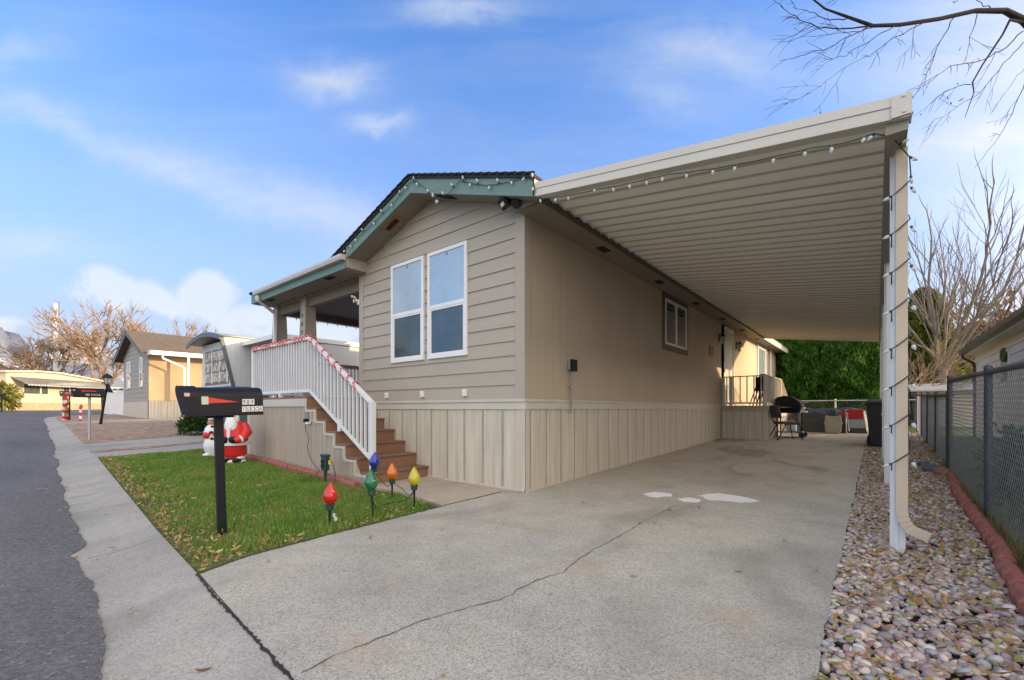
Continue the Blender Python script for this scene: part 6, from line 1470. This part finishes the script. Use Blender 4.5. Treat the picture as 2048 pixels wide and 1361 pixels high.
def dot(v):
    n = nt.nodes.new('ShaderNodeVectorMath'); n.operation = 'DOT_PRODUCT'; L.new(D, n.inputs[0]); n.inputs[1].default_value = v; return n.outputs['Value']
m = lambda op, a, b=None, c=None, clamp=False: math_(nt, op, a, b, c, clamp)
f = m('MAXIMUM', dot((-.6375,.7705,0)), .08); U = m('DIVIDE', dot((.7705,.6375,0)), f); Vv = m('DIVIDE', dot((0,0,1)), f)
def comb(x, y):
    n = nt.nodes.new('ShaderNodeCombineXYZ'); L.new(x, n.inputs[0]); L.new(y, n.inputs[1]); return n.outputs[0]
uv = comb(U, Vv)
n1 = noise(nt, uv, 2.2, 5, .6, .4); n2 = noise(nt, uv, 7, 6, .6)
mpn = nt.nodes.new('ShaderNodeMapping'); mpn.inputs['Rotation'].default_value = (0,0,R(12)); mpn.inputs['Scale'].default_value = (1.1,4.5,1); L.new(uv, mpn.inputs[0])
n3 = noise(nt, mpn.outputs[0], 2.3, 6, .62, .5)
wu = m('ADD', U, m('MULTIPLY', m('SUBTRACT', n1, .5), .22)); wv = m('ADD', Vv, m('MULTIPLY', m('SUBTRACT', n2, .5), .12))
def blob(px, py, a, b, rot, amp, soft=1.0, hard=False):
    u0, v0 = (px-1024)/881, (818-py)/881; c, s = math.cos(R(rot)), math.sin(R(rot))
    du, dv = m('SUBTRACT', wu, u0), m('SUBTRACT', wv, v0)
    x = m('ADD', m('MULTIPLY', du, c/a), m('MULTIPLY', dv, s/a)); y = m('ADD', m('MULTIPLY', du, -s/b), m('MULTIPLY', dv, c/b))
    r = m('ADD', m('MULTIPLY', x, x), m('MULTIPLY', y, y))
    e = m('MULTIPLY', m('POWER', 2.718, m('MULTIPLY', r, -soft)), amp)
    if hard: e = m('SMOOTH_MIN', m('MULTIPLY', e, 2.2), amp, .2)
    return e
wisps = [blob(650,165,.10,.040,4,.75),blob(745,248,.075,.022,2,.65),blob(1440,110,.17,.060,-8,.75),blob(1300,170,.12,.05,-15,.35),blob(930,15,.13,.030,3,.7),blob(40,105,.10,.035,0,.45),
         blob(180,270,.28,.035,-24,.42),blob(450,360,.34,.05,-20,.4),blob(700,430,.26,.05,-12,.4),blob(60,495,.16,.035,0,.55),blob(1960,90,.28,.22,0,.6),blob(1950,290,.20,.05,8,.7),blob(1900,410,.2,.06,0,.35)]
cum = [blob(230,575,.11,.050,-12,1.1,1),blob(330,600,.12,.045,-16,1.0,1),blob(435,590,.075,.060,-20,1.15,1),blob(560,650,.20,.05,-6,1.0,1),blob(20,655,.09,.035,0,.9,1),blob(650,680,.25,.06,0,.95,1)]
tot = wisps[0]
for x in wisps[1:]: tot = m('ADD', tot, x)
tot = m('MULTIPLY', tot, m('MULTIPLY_ADD', n3, 1.5, .12))
thin = m('MULTIPLY', ramp(nt, n3, [(.40,(0,0,0)),(.80,(1,1,1))]), .13)
cm = cum[0]
for x in cum[1:]: cm = m('MAXIMUM', cm, x)
ss = nt.nodes.new('ShaderNodeMapRange'); ss.interpolation_type = 'SMOOTHSTEP'; ss.inputs[1].default_value = .36; ss.inputs[2].default_value = .80
L.new(m('ADD', cm, m('MULTIPLY', m('SUBTRACT', n2, .5), 1.1)), ss.inputs[0]); cm = m('MULTIPLY', m('MULTIPLY', ss.outputs[0], .72), m('GREATER_THAN', dot((-.6375,.7705,0)), .02))
hz = m('POWER', m('SUBTRACT', 1, m('ABSOLUTE', dot((0,0,1)), None, None, True), None, True), 5.5)
front = m('GREATER_THAN', dot((-.6375,.7705,0)), .02)
cl = m('MULTIPLY', m('ADD', m('MULTIPLY', tot, .85), thin), front)
cl = m('MINIMUM', m('ADD', cl, m('MULTIPLY', hz, .30)), .96, None, True)
SKYK = (.38,.93,1.58)
tint = mixc(nt, 1.0, sky.outputs[0], SKYK, 'MULTIPLY')
CLOUD = (2.35,2.55,2.8)
colr = mixc(nt, cl, tint, CLOUD)
# bright fill added over the unseen half of the sky behind the photographer
back = m('MULTIPLY', m('SUBTRACT', m('MULTIPLY', dot((.6375,-.7705,.35)), 1.6), .05, None, True), .8, None, True)
colr = mixc(nt, back, colr, (6.5,6.05,5.3))
hzf = m('MULTIPLY', m('POWER', m('SUBTRACT', 1, m('ABSOLUTE', dot((0,0,1)), None, None, True), None, True), 2.0), 1.22, None, True)
colr2 = mixc(nt, m('MULTIPLY', hzf, front), tint, (1.72,2.02,2.50))
colr = mixc(nt, back, mixc(nt, cm, mixc(nt, cl, colr2, CLOUD), (2.72,2.84,3.02)), (6.5,6.05,5.3))
glow = m('MULTIPLY', m('POWER', m('MAXIMUM', dot(tuple(sd)), 0), 8.0), 1.0)
colr = mixc(nt, glow, colr, (22.0,15.0,8.5), 'ADD')
L.new(colr, bg.inputs['Color']); bg.inputs['Strength'].default_value = .12
cam = bpy.data.cameras.new('camera'); cam.sensor_width = 36; cam.lens = 881/2048*36; cam.shift_y = 137.5/2048; cam.clip_end = 6000; cam.clip_start = .05
co = bpy.data.objects.new('camera', cam); COL.objects.link(co); co.location = (3.886,-4.99,1.2); co.rotation_euler = (R(90),0,math.atan2(.6375,.7705)); scene.camera = co
scene.view_settings.view_transform = 'Standard'; scene.view_settings.look = 'None'; scene.view_settings.exposure = 1.45; scene.view_settings.gamma = 1
scene.render.engine = 'CYCLES'; scene.cycles.max_bounces = 8; scene.cycles.diffuse_bounces = 4; scene.cycles.transparent_max_bounces = 8
